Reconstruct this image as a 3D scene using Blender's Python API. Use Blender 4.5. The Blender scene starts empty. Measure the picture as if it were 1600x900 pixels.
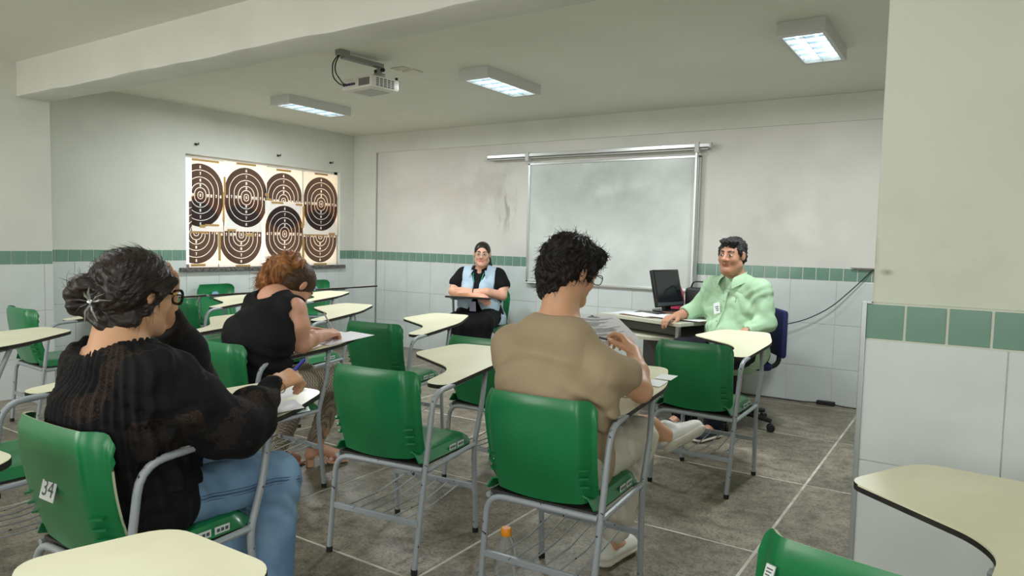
import bpy, bmesh, math, random
import numpy as np
from mathutils import Vector, Matrix

# ---------------------------------------------------------------- camera, world, lights, exposure
scene = bpy.context.scene
COL = scene.collection
YAW, PITCH, ROLL, FPX = math.radians(33.33), math.radians(3.771), math.radians(1.3376), 1104.22


def camera_axes():
    cy, sy = math.cos(YAW), math.sin(YAW)
    f = Vector((-sy, cy, 0)); r = Vector((cy, sy, 0)); u = Vector((0, 0, 1))
    cp, sp = math.cos(PITCH), math.sin(PITCH)
    f2 = f * cp - u * sp
    u2 = u * cp + f * sp
    cr, sr = math.cos(ROLL), math.sin(ROLL)
    return r * cr + u2 * sr, u2 * cr - r * sr, f2


cr_, cu_, cf_ = camera_axes()
cam_data = bpy.data.cameras.new('camera')
cam_data.sensor_width = 36.0
cam_data.lens = FPX / 1600 * 36.0
cam_data.clip_start = 0.02
cam = bpy.data.objects.new('camera', cam_data)
COL.objects.link(cam)
cam.matrix_world = Matrix(((cr_.x, cu_.x, -cf_.x, 0), (cr_.y, cu_.y, -cf_.y, 0), (cr_.z, cu_.z, -cf_.z, 1.30), (0, 0, 0, 1)))
scene.camera = cam

world = bpy.data.worlds.new('sky')
scene.world = world
world.use_nodes = True
bg = world.node_tree.nodes['Background']
bg.inputs[0].default_value = (0.93, 0.97, 1.0, 1)
bg.inputs[1].default_value = 1.35

scene.view_settings.view_transform = 'Standard'
scene.view_settings.look = 'None'
scene.view_settings.gamma = 1
scene.view_settings.use_curve_mapping = False
scene.view_settings.exposure = 0.40


def area(name, loc, target, sx, sy, power, color):
    l = bpy.data.lights.new(name, 'AREA')
    l.shape = 'RECTANGLE'; l.size = sx; l.size_y = sy; l.energy = power; l.color = color
    o = bpy.data.objects.new(name, l)
    COL.objects.link(o)
    o.location = loc
    o.rotation_euler = (Vector(target) - Vector(loc)).to_track_quat('-Z', 'Y').to_euler()
    return o


# daylight through the windows of the rear wall and the door in the right wall
area('rear_window_daylight', (-4.3, -2.94, 1.6), (-4.3, 0, 1.55), 2.6, 1.3, 52, (1.0, 0.96, 0.90))
area('rear_window_daylight', (-0.6, -2.94, 1.6), (-0.6, 0, 1.55), 2.6, 1.3, 18, (1.0, 0.97, 0.91))
area('door_daylight', (1.45, -1.2, 1.1), (-2.0, -0.6, 1.1), 0.9, 2.0, 14, (0.93, 1.0, 0.95))
# the tubes inside the ceiling fixtures: x, y of each fixture
FIXTURES = [(-5.31, 4.58), (-3.15, 4.58), (-0.89, 4.56), (-5.3, 0.9), (-3.15, 0.9), (-0.89, 0.5)]
for fx, fy in FIXTURES:
    area('fixture_light', (fx, fy, 2.478), (fx, fy, 0), 0.18, 0.58, 29 if fy > 3 else 9, (0.90, 0.97, 1.0))

# ---------------------------------------------------------------- helpers


def lin(c):
    return tuple(((v / 255) / 12.92 if v / 255 <= 0.04045 else ((v / 255 + 0.055) / 1.055) ** 2.4) for v in c)


def mat(name, rgb, rough=0.5, metal=0.0, noise=0.0, nscale=6.0, rgb2=None, bump=0.0, bscale=60.0, spec=0.5,
        sss=0.0, coat=0.0, stretch=(1, 1, 1), detail=4.0, bdist=0.002, sheen=0.0, contrast=(0.35, 0.65)):
    m = bpy.data.materials.new(name)
    m.use_nodes = True
    nt = m.node_tree
    b = nt.nodes['Principled BSDF']
    c = lin(rgb)
    b.inputs['Base Color'].default_value = (*c, 1)
    b.inputs['Roughness'].default_value = rough
    b.inputs['Metallic'].default_value = metal
    b.inputs['Specular IOR Level'].default_value = spec
    if sss:
        b.inputs['Subsurface Weight'].default_value = sss
        b.inputs['Subsurface Radius'].default_value = (0.012, 0.005, 0.003)
        b.inputs['Subsurface Scale'].default_value = 1.0
    if coat:
        b.inputs['Coat Weight'].default_value = coat
        b.inputs['Coat Roughness'].default_value = 0.15
    if sheen:
        b.inputs['Sheen Weight'].default_value = sheen
    tc = None
    if noise or rgb2 or bump:
        tc = nt.nodes.new('ShaderNodeTexCoord')
        mp = nt.nodes.new('ShaderNodeMapping')
        mp.inputs['Scale'].default_value = stretch
        nt.links.new(tc.outputs['Object'], mp.inputs['Vector'])
    if noise or rgb2:
        n = nt.nodes.new('ShaderNodeTexNoise')
        n.inputs['Scale'].default_value = nscale
        n.inputs['Detail'].default_value = detail
        nt.links.new(mp.outputs[0], n.inputs['Vector'])
        r = nt.nodes.new('ShaderNodeValToRGB')
        r.color_ramp.elements[0].position = contrast[0]
        r.color_ramp.elements[1].position = contrast[1]
        c2 = lin(rgb2) if rgb2 else tuple(v * (1 - noise) for v in c)
        r.color_ramp.elements[0].color = (*c2, 1)
        r.color_ramp.elements[1].color = (*c, 1)
        nt.links.new(n.outputs['Fac'], r.inputs[0])
        nt.links.new(r.outputs[0], b.inputs['Base Color'])
    if bump:
        n2 = nt.nodes.new('ShaderNodeTexNoise')
        n2.inputs['Scale'].default_value = bscale
        n2.inputs['Detail'].default_value = 5
        nt.links.new(mp.outputs[0], n2.inputs['Vector'])
        bp = nt.nodes.new('ShaderNodeBump')
        bp.inputs['Strength'].default_value = bump
        bp.inputs['Distance'].default_value = bdist
        nt.links.new(n2.outputs['Fac'], bp.inputs['Height'])
        nt.links.new(bp.outputs[0], b.inputs['Normal'])
    return m


class MB:
    """collects faces; build() links one mesh object"""

    def __init__(s):
        s.v = []; s.f = []; s.m = []; s.cur = 0

    def add(s, vs, fs):
        o = len(s.v)
        s.v += [tuple(p) for p in vs]
        s.f += [tuple(i + o for i in f) for f in fs]
        s.m += [s.cur] * len(fs)
        return s

    def box(s, x0, x1, y0, y1, z0, z1, M=None):
        vs = [(x, y, z) for z in (z0, z1) for y in (y0, y1) for x in (x0, x1)]
        if M is not None:
            vs = [tuple(M @ Vector(v)) for v in vs]
        return s.add(vs, [(0, 2, 3, 1), (4, 5, 7, 6), (0, 1, 5, 4), (2, 6, 7, 3), (0, 4, 6, 2), (1, 3, 7, 5)])

    def bbox(s, x0, x1, y0, y1, z0, z1, b=0.003, M=None):
        """box with bevelled edges"""
        bm = bmesh.new()
        bmesh.ops.create_cube(bm, size=1.0)
        for v in bm.verts:
            v.co = Vector(((x0 + x1) / 2 + v.co.x * (x1 - x0), (y0 + y1) / 2 + v.co.y * (y1 - y0), (z0 + z1) / 2 + v.co.z * (z1 - z0)))
        bmesh.ops.bevel(bm, geom=bm.edges[:], offset=b, segments=2, affect='EDGES', profile=0.5)
        if M is not None:
            bm.transform(M)
        bm.verts.ensure_lookup_table()
        s.add([v.co[:] for v in bm.verts], [[v.index for v in f.verts] for f in bm.faces])
        bm.free()
        return s

    def prism(s, pts, z0, z1):
        """pts: ccw 2d outline; z0,z1 numbers or functions of (x,y)"""
        n = len(pts)
        g0 = z0 if callable(z0) else (lambda x, y: z0)
        g1 = z1 if callable(z1) else (lambda x, y: z1)
        vs = [(x, y, g0(x, y)) for x, y in pts] + [(x, y, g1(x, y)) for x, y in pts]
        fs = [tuple(range(n - 1, -1, -1)), tuple(range(n, 2 * n))]
        fs += [(i, (i + 1) % n, n + (i + 1) % n, n + i) for i in range(n)]
        return s.add(vs, fs)

    def tube(s, pts, r, seg=8, caps=True):
        """r number or list"""
        P = [Vector(p) for p in pts]
        n = len(P)
        R = r if isinstance(r, (list, tuple)) else [r] * n
        t0 = (P[1] - P[0]).normalized()
        ref = Vector((0, 0, 1)) if abs(t0.z) < 0.9 else Vector((1, 0, 0))
        nx = t0.cross(ref).normalized()
        vs = []
        for i in range(n):
            t = (P[min(i + 1, n - 1)] - P[max(i - 1, 0)]).normalized()
            nx = (nx - t * nx.dot(t)).normalized()
            ny = t.cross(nx)
            for k in range(seg):
                a = 2 * math.pi * k / seg
                vs.append(P[i] + (nx * math.cos(a) + ny * math.sin(a)) * R[i])
        fs = []
        for i in range(n - 1):
            for k in range(seg):
                a = i * seg + k; b = i * seg + (k + 1) % seg
                fs.append((a, b, b + seg, a + seg))
        if caps:
            fs.append(tuple(range(seg - 1, -1, -1)))
            fs.append(tuple((n - 1) * seg + k for k in range(seg)))
        return s.add(vs, fs)

    def lathe(s, prof, M=None, seg=20):
        vs = []
        for r, z in prof:
            for k in range(seg):
                a = 2 * math.pi * k / seg
                v = Vector((r * math.cos(a), r * math.sin(a), z))
                vs.append(M @ v if M is not None else v)
        fs = []
        for i in range(len(prof) - 1):
            for k in range(seg):
                a = i * seg + k; b = i * seg + (k + 1) % seg
                fs.append((a, b, b + seg, a + seg))
        fs.append(tuple(range(seg - 1, -1, -1)))
        fs.append(tuple((len(prof) - 1) * seg + k for k in range(seg)))
        return s.add(vs, fs)

    def shell(s, G, th):
        """G: grid [i][j] of Vectors; gives it thickness th (away from the grid normal)"""
        ni, nj = len(G), len(G[0])
        N = [[None] * nj for _ in range(ni)]
        for i in range(ni):
            for j in range(nj):
                a = G[min(i + 1, ni - 1)][j] - G[max(i - 1, 0)][j]
                b = G[i][min(j + 1, nj - 1)] - G[i][max(j - 1, 0)]
                N[i][j] = a.cross(b).normalized()
        vs = [G[i][j] for i in range(ni) for j in range(nj)] + [G[i][j] - N[i][j] * th for i in range(ni) for j in range(nj)]
        o = ni * nj
        fs = []
        ix = lambda i, j: i * nj + j
        for i in range(ni - 1):
            for j in range(nj - 1):
                fs.append((ix(i, j), ix(i + 1, j), ix(i + 1, j + 1), ix(i, j + 1)))
                fs.append((o + ix(i, j), o + ix(i, j + 1), o + ix(i + 1, j + 1), o + ix(i + 1, j)))
        nmain = len(fs)
        for i in range(ni - 1):
            fs.append((ix(i, 0), o + ix(i, 0), o + ix(i + 1, 0), ix(i + 1, 0)))
            fs.append((ix(i, nj - 1), ix(i + 1, nj - 1), o + ix(i + 1, nj - 1), o + ix(i, nj - 1)))
        for j in range(nj - 1):
            fs.append((ix(0, j), ix(0, j + 1), o + ix(0, j + 1), o + ix(0, j)))
            fs.append((ix(ni - 1, j), o + ix(ni - 1, j), o + ix(ni - 1, j + 1), ix(ni - 1, j + 1)))
        c = s.cur
        s.add(vs, fs)
        if getattr(s, 'rim', None) is not None:
            k = len(fs) - nmain
            s.m[-k:] = [s.rim] * k
        return s

    def data(s, name, mats, smooth=False):
        me = bpy.data.meshes.new(name)
        me.from_pydata([tuple(p) for p in s.v], [], s.f)
        for m in (mats if isinstance(mats, (list, tuple)) else [mats]):
            me.materials.append(m)
        me.polygons.foreach_set('material_index', s.m)
        if smooth:
            me.polygons.foreach_set('use_smooth', [True] * len(me.polygons))
            try:
                me.set_sharp_from_angle(angle=math.radians(40))
            except Exception:
                pass
        me.update()
        return me

    def build(s, name, mats, parent=None, smooth=False):
        return link(name, s.data(name, mats, smooth), parent)


def link(name, data, parent=None):
    o = bpy.data.objects.new(name, data)
    COL.objects.link(o)
    if parent is not None:
        o.parent = parent
    return o


def tag(o, label=None, cat=None, group=None, kind=None):
    if label: o['label'] = label
    if cat: o['category'] = cat
    if group: o['group'] = group
    if kind: o['kind'] = kind
    return o


def empty(name, loc=(0, 0, 0), rz=0.0, label=None, cat=None, group=None):
    o = bpy.data.objects.new(name, None)
    COL.objects.link(o)
    o.empty_display_size = 0.1
    o.location = loc
    o.rotation_euler = (0, 0, rz)
    return tag(o, label, cat, group)


def copy_tree(o, parent=None):
    c = o.copy()
    COL.objects.link(c)
    c.parent = parent
    for ch in list(o.children):
        copy_tree(ch, c)
    return c


def rounded(pts, rad, n=5):
    """round the corners of a 2d outline; rad number or per-vertex list"""
    out = []
    k = len(pts)
    for i in range(k):
        p0 = Vector(pts[i - 1]); p = Vector(pts[i]); p1 = Vector(pts[(i + 1) % k])
        r = rad[i] if isinstance(rad, (list, tuple)) else rad
        a = (p0 - p).normalized(); b = (p1 - p).normalized()
        d = min(r, (p0 - p).length * 0.48, (p1 - p).length * 0.48)
        s_, e_ = p + a * d, p + b * d
        for t in range(n + 1):
            t /= n
            q = s_ * (1 - t) ** 2 + p * 2 * t * (1 - t) + e_ * t * t
            out.append((q.x, q.y))
    return out


def path(pts, rads, n=5):
    """3d polyline with rounded corners"""
    P = [Vector(p) for p in pts]
    out = [P[0]]
    for i in range(1, len(P) - 1):
        r = rads if not isinstance(rads, (list, tuple)) else rads[i - 1]
        a = (P[i - 1] - P[i]).normalized(); b = (P[i + 1] - P[i]).normalized()
        d = min(r, (P[i - 1] - P[i]).length * 0.45, (P[i + 1] - P[i]).length * 0.45)
        for t in range(n + 1):
            t /= n
            out.append((P[i] + a * d) * (1 - t) ** 2 + P[i] * 2 * t * (1 - t) + (P[i] + b * d) * t * t)
    out.append(P[-1])
    return out


def text_mesh(body, size, name='text'):
    c = bpy.data.curves.new(name, 'FONT')
    c.body = body; c.size = size; c.align_x = 'CENTER'; c.align_y = 'CENTER'
    c.fill_mode = 'FRONT' if hasattr(c, 'fill_mode') and False else c.fill_mode
    o = bpy.data.objects.new(name, c)
    COL.objects.link(o)
    bpy.context.view_layer.update()
    dg = bpy.context.evaluated_depsgraph_get()
    me = bpy.data.meshes.new_from_object(o.evaluated_get(dg))
    vs = [v.co[:] for v in me.vertices]; fs = [tuple(p.vertices) for p in me.polygons]
    bpy.data.objects.remove(o); bpy.data.curves.remove(c); bpy.data.meshes.remove(me)
    return vs, fs


# ---------------------------------------------------------------- materials
M_wall = mat('white_paint', (214, 214, 204), 0.55, noise=0.10, nscale=2.2, bump=0.15, bscale=35, contrast=(0.25, 0.6))
M_wall_back = mat('scuffed_white_paint', (218, 215, 207), 0.5, rgb2=(205, 202, 195), nscale=1.8, bump=0.12, bscale=30, detail=9, contrast=(0.28, 0.62))
M_ceil = mat('ceiling_paint', (232, 232, 220), 0.75, noise=0.06, nscale=1.1, bump=0.1, bscale=20)
M_grout = mat('tile_grout', (200, 202, 196), 0.8, noise=0.25, nscale=9)
M_tile = mat('white_glazed_tile', (212, 217, 215), 0.16, rgb2=(203, 208, 205), nscale=3, spec=0.45)
M_green = mat('green_glazed_tile', (118, 152, 136), 0.2, rgb2=(106, 140, 124), nscale=4, spec=0.45)
M_trim = mat('aluminium_trim', (178, 182, 184), 0.35, metal=0.8)
M_granite = mat('granite_sill', (120, 116, 110), 0.35, rgb2=(58, 56, 52), nscale=70, detail=6, contrast=(0.4, 0.6))
M_alu = mat('aluminium', (200, 202, 200), 0.35, metal=0.7)
M_black = mat('black_plastic', (18, 18, 20), 0.4)
M_blackrub = mat('black_rubber', (22, 22, 22), 0.7)


def stain(m, c, r, rgb, scale=30, stretch=(1, 1, 1), lo=.45, hi=.62, amount=.7):
    """a dirty mark of its own shape at a fixed place on the surface"""
    nt = m.node_tree; b = nt.nodes['Principled BSDF']
    inp = b.inputs['Base Color']
    tc = nt.nodes.new('ShaderNodeTexCoord')
    mp = nt.nodes.new('ShaderNodeMapping'); mp.vector_type = 'TEXTURE'
    mp.inputs['Location'].default_value = c; mp.inputs['Scale'].default_value = r
    nt.links.new(tc.outputs['Object'], mp.inputs[0])
    ln = nt.nodes.new('ShaderNodeVectorMath'); ln.operation = 'LENGTH'; nt.links.new(mp.outputs[0], ln.inputs[0])
    fall = nt.nodes.new('ShaderNodeMapRange'); fall.inputs[1].default_value = .2; fall.inputs[2].default_value = 1.0; fall.inputs[3].default_value = amount; fall.inputs[4].default_value = 0
    nt.links.new(ln.outputs['Value'], fall.inputs[0])
    m2 = nt.nodes.new('ShaderNodeMapping'); m2.inputs['Scale'].default_value = stretch; nt.links.new(tc.outputs['Object'], m2.inputs[0])
    no = nt.nodes.new('ShaderNodeTexNoise'); no.inputs['Scale'].default_value = scale; no.inputs['Detail'].default_value = 6; nt.links.new(m2.outputs[0], no.inputs['Vector'])
    th = nt.nodes.new('ShaderNodeMapRange'); th.inputs[1].default_value = lo; th.inputs[2].default_value = hi; nt.links.new(no.outputs['Fac'], th.inputs[0])
    mu = nt.nodes.new('ShaderNodeMath'); mu.operation = 'MULTIPLY'; nt.links.new(fall.outputs[0], mu.inputs[0]); nt.links.new(th.outputs[0], mu.inputs[1])
    mx = nt.nodes.new('ShaderNodeMixRGB'); mx.inputs[1].default_value = inp.default_value
    if inp.links: nt.links.new(inp.links[0].from_socket, mx.inputs[1])
    mx.inputs[2].default_value = (*lin(rgb), 1)
    nt.links.new(mu.outputs[0], mx.inputs[0]); nt.links.new(mx.outputs[0], inp)


stain(M_wall_back, (-4.28, 6.34, 1.72), (.16, .3, .38), (120, 118, 114), 9, (1.6, 1, .45), .50, .60, .75)
stain(M_wall_back, (-4.55, 6.34, 1.85), (.55, .3, .55), (188, 182, 176), 5, (1, 1, 1), .42, .62, .7)
stain(M_wall_back, (-5.1, 6.34, 1.9), (1.1, .3, .5), (202, 188, 180), 2.5, (1, 1, 1), .35, .6, .6)
stain(M_wall_back, (-1.4, 6.34, 1.5), (.8, .3, .5), (196, 192, 182), 4, (1, 1, 1), .42, .62, .6)
M_wall_pil = mat('pillar_paint', (204, 208, 192), 0.55, noise=0.07, nscale=2.5, bump=0.15, bscale=35, contrast=(0.25, 0.6))
stain(M_wall_pil, (-.222, 2.33, 1.235), (.022, .1, .012), (140, 122, 96), 40, (1, 1, 1), .2, .4, .85)
stain(M_wall_pil, (-.262, 2.33, 1.25), (.022, .2, .16), (176, 158, 130), 20, (1, 1, 1), .35, .6, .8)
stain(M_wall_pil, (-.10, 2.33, 1.30), (.25, .2, .2), (186, 188, 174), 7, (1, 1, 1), .5, .62, .6)


def floor_mat():
    m = mat('worn_terrazzo', (150, 146, 132), 0.42)
    nt = m.node_tree; b = nt.nodes['Principled BSDF']
    tc = nt.nodes.new('ShaderNodeTexCoord')

    def noise(scale, det, rough=0.6):
        n = nt.nodes.new('ShaderNodeTexNoise'); n.inputs['Scale'].default_value = scale; n.inputs['Detail'].default_value = det
        n.inputs['Roughness'].default_value = rough
        nt.links.new(tc.outputs['Object'], n.inputs['Vector']); return n

    def ramp(src, p0, c0, p1, c1):
        r = nt.nodes.new('ShaderNodeValToRGB'); e = r.color_ramp.elements
        e[0].position = p0; e[0].color = (*lin(c0), 1); e[1].position = p1; e[1].color = (*lin(c1), 1)
        nt.links.new(src, r.inputs[0]); return r
    a = ramp(noise(1.7, 8, 0.65).outputs['Fac'], 0.36, (116, 107, 91), 0.62, (164, 155, 137))
    s = ramp(noise(75, 5, 0.75).outputs['Fac'], 0.36, (60, 56, 50), 0.52, (255, 255, 255))
    s2 = ramp(noise(13, 9, 0.8).outputs['Fac'], 0.38, (150, 146, 140), 0.55, (255, 255, 255))
    mx = nt.nodes.new('ShaderNodeMixRGB'); mx.blend_type = 'MULTIPLY'; mx.inputs[0].default_value = 0.7
    nt.links.new(a.outputs[0], mx.inputs[1]); nt.links.new(s.outputs[0], mx.inputs[2])
    mx2 = nt.nodes.new('ShaderNodeMixRGB'); mx2.blend_type = 'MULTIPLY'; mx2.inputs[0].default_value = 0.75
    nt.links.new(mx.outputs[0], mx2.inputs[1]); nt.links.new(s2.outputs[0], mx2.inputs[2])
    nt.links.new(mx2.outputs[0], b.inputs['Base Color'])
    rr = nt.nodes.new('ShaderNodeMapRange'); rr.inputs[3].default_value = 0.30; rr.inputs[4].default_value = 0.6
    nt.links.new(noise(3, 6).outputs['Fac'], rr.inputs[0]); nt.links.new(rr.outputs[0], b.inputs['Roughness'])
    return m


M_floor = floor_mat()
M_joint = mat('pale_floor_joint', (206, 202, 190), 0.7, rgb2=(170, 165, 150), nscale=8)

# ---------------------------------------------------------------- room shell
XL, XC, YB, ZC, XR, YR = -6.568, -6.133, 6.345, 2.561, 1.5, -3.0
YBM0, YBM1 = 2.454, 2.68          # beam, front and back face
T_BIG, T_ST = 0.3625, 0.105
ZS0, ZS1 = 1.035, 1.143           # green stripe


def structure(name, mb, m, **k):
    return tag(mb.build(name, m, **k), kind='structure')


fl = structure('floor', MB().box(XL - .2, XR + .2, YR - .2, YB + .2, -0.12, -0.0015), M_joint)
slab = MB().bbox(0.007, 1.003, 0.007, 1.038, -0.02, 0.0, 0.001).data('floor_slab', M_floor)
for i in range(-6, 3):
    for j in range(-5, 5):
        o = link('floor_slab', slab, fl)
        o.location = (-0.727 + 1.01 * (i - 0), 2.0 + 1.045 * j, 0)
        if o.location.x < XL - 0.9 or o.location.x > XR: bpy.data.objects.remove(o)

structure('ceiling', MB().box(XL - .2, XR + .2, YR - .2, YB + .2, ZC, ZC + .15), M_ceil)
beam = MB()
nx = 40
G = []
rnd = random.Random(3)
wav = [0.004 * math.sin(i * 0.9) + 0.003 * math.sin(i * 2.3 + 1) for i in range(nx + 1)]
for i in range(nx + 1):
    x = XC + (XR - XC) * i / nx
    w = wav[i]
    G.append([(x, YBM0, ZC), (x, YBM0 + w * .4, ZC - .13), (x, YBM0 - .002, 2.306 + w), (x, YBM0 + .012, 2.300 + w * .6), (x, YBM1 - .004, 2.300 + w * .5), (x, YBM1, 2.306), (x, YBM1, ZC)])
vs = [p for r in G for p in r]
fs = [(i * 7 + j, (i + 1) * 7 + j, (i + 1) * 7 + j + 1, i * 7 + j + 1) for i in range(nx) for j in range(6)]
beam.add(vs, fs)
structure('trim_1', beam, M_wall, smooth=True)['label'] = 'white painted concrete beam across the ceiling'

# left wall with the window opening
WY0, WY1, WZ0, WZ1 = 4.085, 6.105, 0.965, 2.092
lw = MB()
lw.box(XL - .18, XL, YBM1, WY0, 0, ZC)
lw.box(XL - .18, XL, WY1, YB, 0, ZC)
lw.box(XL - .18, XL, WY0, WY1, 0, WZ0 - .04)
lw.box(XL - .18, XL, WY0, WY1, WZ1, ZC)
wall_left = structure('wall_left', lw, M_wall)
# thick near part of the left wall (pier carrying the beam)
wall_pier = structure('wall_left_near', MB().box(XL - .18, XC, YR, YBM1, 0, ZC), M_wall)
bw = MB()
bw.box(XL - .2, XR, YB, YB + .18, 0, ZC)
wall_back = structure('wall_back', bw, M_wall_back)
cf = MB()
cf.bbox(XL, -6.185, YB - .014, YB + .01, ZS1, ZC, .003)
cf.box(XL, -6.186, YB - .0125, YB + .01, 0, ZS1 - .0005)
cf.bbox(-6.19, -0.1, YB - .014, YB + .01, 2.338, ZC, .003)
structure('trim_2', cf, M_wall)['label'] = 'slightly raised concrete frame around the back wall'
structure('trim_3', MB().box(-6.178, -6.170, YB - .016, YB, 0, 2.335), M_trim)
# right walls
structure('wall_right', MB().box(0.9, 1.08, YBM1, YB, 0, ZC).box(XR, XR + .18, 0.3, YBM1, 0, ZC).box(XR, XR + .18, YR, -1.7, 0, ZC)
          .box(XR, XR + .18, -1.7, 0.3, 2.15, ZC).box(0.9, XR + .18, YBM1 - .12, YBM1, 0, ZC), M_wall)
# rear wall with its two windows (daylight comes in here)
rw = MB()
rw.box(XL - .2, XR + .2, YR - .18, YR, 0, .95).box(XL - .2, XR + .2, YR - .18, YR, 2.25, ZC)
rw.box(XL - .2, -5.6, YR - .18, YR, .95, 2.25).box(-3.0, -1.9, YR - .18, YR, .95, 2.25).box(.7, XR + .2, YR - .18, YR, .95, 2.25)
structure('wall_rear', rw, M_wall)
# right pillar: painted face, tiled foot
PX, PY = -0.275, 2.325
pil = structure('wall_pillar', MB().bbox(PX + .02, 1.0, PY + .012, YBM1 + .02, ZS1, ZC, .004).box(PX + .006, 1.0, PY + .0065, YBM1 + .02, 0, ZS1 + .001), M_wall_pil)
pil['label'] = 'large white pillar with tiled lower half at the right'
structure('trim_4', MB().bbox(PX - .006, PX + .008, PY - .004, PY + .02, 0, ZS1, .002).bbox(PX - .006, PX + .02, PY - .004, PY + .03, ZS1 - .002, ZS1 + .004, .001), M_trim)['label'] = 'thin metal corner strip on the pillar edge'

# tiles ------------------------------------------------------------------
_tile_cache = {}


def tile(w, h, m, th=.0035):
    k = (round(w, 4), round(h, 4), m.name)
    if k not in _tile_cache:
        _tile_cache[k] = MB().bbox(0, w, -th, 0.001, 0, h, .0012).data('tile', m)
    return _tile_cache[k]


def tile_run(parent, x0, x1, origin, rz, rows=True, start=None, skip=None):
    """tiles along local +x of a wall face whose outside looks to local -y"""
    R = Matrix.Rotation(rz, 4, 'Z')

    def put(a, b, z0, z1, m):
        if b - a < .012: return
        g = .0075 if m is M_green else .0030
        o = link('tile', tile(b - a - g, z1 - z0 - g, m), parent)
        o.location = Vector(origin) + R @ Vector((a + g / 2, 0, z0 + g / 2))
        o.rotation_euler = (0, 0, rz)
    s = x0
    first = True
    while s < x1 - 1e-4:
        e = min(x1, s + T_ST)
        put(s, e, ZS0, ZS1, M_green)
        s = e
    for z0, z1 in ((0, .306), (.306, .670), (.670, ZS0)):
        s = x0
        e = (start if start is not None else x0 + T_BIG)
        while s < x1 - 1e-4:
            e = min(e, x1)
            if skip is None or not skip(s, e, z0):
                put(s, e, z0, z1, M_tile)
            s = e
            e = s + T_BIG


tile_run(wall_back, 0, 0.385, (XL, YB - .012, 0), 0)
tile_run(wall_back, 0, 7.0, (-6.168, YB - .001, 0), 0, start=(-0.963 + 6.168) % T_BIG)
tile_run(wall_left, 0, WY0 - YBM1, (XL + .001, YBM1, 0), math.pi / 2)
tile_run(wall_left, WY1 - YBM1, YB - YBM1, (XL + .001, YBM1, 0), math.pi / 2)
# under the window only the white tiles, cut at the sill
g = .0022
y = WY0
while y < WY1 - .01:
    e = min(WY1, y + T_BIG)
    for z0, z1 in ((0, .306), (.306, .670), (.670, .922)):
        o = link('tile', tile(e - y - g, z1 - z0 - g, M_tile), wall_left)
        o.location = (XL + .001, y + g / 2, z0 + g / 2)
        o.rotation_euler = (0, 0, math.pi / 2)
    y = e
tile_run(wall_pier, 0, 2.6, (XC + .001, YBM1 - 2.6, 0), math.pi / 2)
tile_run(pil, 0, 1.1, (PX + .003, PY + .006, 0), 0, start=.355)

# window -----------------------------------------------------------------
sill = structure('windowsill', MB().bbox(XL - .1, XL + .045, WY0 - .075, WY1 + .06, .925, .965, .003), M_granite)
sill['label'] = 'speckled dark granite window sill on the left wall'
wf = MB()
xf = XL - .07
wf.bbox(xf - .02, xf + .02, WY0, WY0 + .03, WZ0, WZ1, .002).bbox(xf - .02, xf + .02, WY1 - .05, WY1, WZ0, WZ1, .002)
wf.bbox(xf - .02, xf + .02, WY0, WY1, WZ0, WZ0 + .03, .002).bbox(xf - .02, xf + .02, WY0, WY1, WZ1 - .03, WZ1, .002)
M_frame = mat('white_window_frame', (196, 192, 180), 0.4)
win = structure('window_1', wf, M_frame)
win['label'] = 'window in the left wall covered by paper targets'
for yy in (4.59, 5.10, 5.60):
    MB().bbox(xf - .015, xf + .015, yy - .018, yy + .018, WZ0, WZ1, .002).build('mullion', M_frame, win)
Mg = bpy.data.materials.new('window_glass'); Mg.use_nodes = True
nt = Mg.node_tree; nt.nodes.clear()
ou = nt.nodes.new('ShaderNodeOutputMaterial'); gl = nt.nodes.new('ShaderNodeBsdfGlossy'); tr = nt.nodes.new('ShaderNodeBsdfTransparent'); mi = nt.nodes.new('ShaderNodeMixShader')
gl.inputs['Roughness'].default_value = .02; mi.inputs[0].default_value = .06
nt.links.new(tr.outputs[0], mi.inputs[1]); nt.links.new(gl.outputs[0], mi.inputs[2]); nt.links.new(mi.outputs[0], ou.inputs[0])
for a, b in ((WY0 + .03, 4.572), (4.608, 5.082), (5.118, 5.582), (5.618, WY1 - .05)):
    MB().box(xf - .003, xf + .003, a, b, WZ0 + .03, WZ1 - .03).build('pane', Mg, win)
# hooks above the window
M_hook = mat('dark_hook', (70, 68, 62), 0.5, metal=.5)
hk = None
for k, yy in enumerate((4.196, 5.183, 5.946)):
    q = MB().tube([(0, 0, 0), (.03, 0, 0), (.045, 0, -.008), (.045, 0, .015)], .006, 6).bbox(-.002, .006, -.014, .014, -.012, .012, .002)
    o = q.build('wall_hook', M_hook); o.location = (XL + .002, yy, 2.192)
    tag(o, ['small dark wall hook above the window, nearest the camera', 'small dark wall hook above the middle of the window', 'small dark wall hook above the window, nearest the corner'][k], 'hook', 'hooks above the window')

# target sheets: print = black stadium with white rings and numerals -------
FONT = {'6': ["011", "100", "111", "101", "111"], '7': ["111", "001", "010", "010", "010"], '8': ["111", "101", "111", "101", "111"],
        '9': ["111", "101", "111", "001", "110"], 'X': ["101", "101", "010", "101", "101"]}


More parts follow.
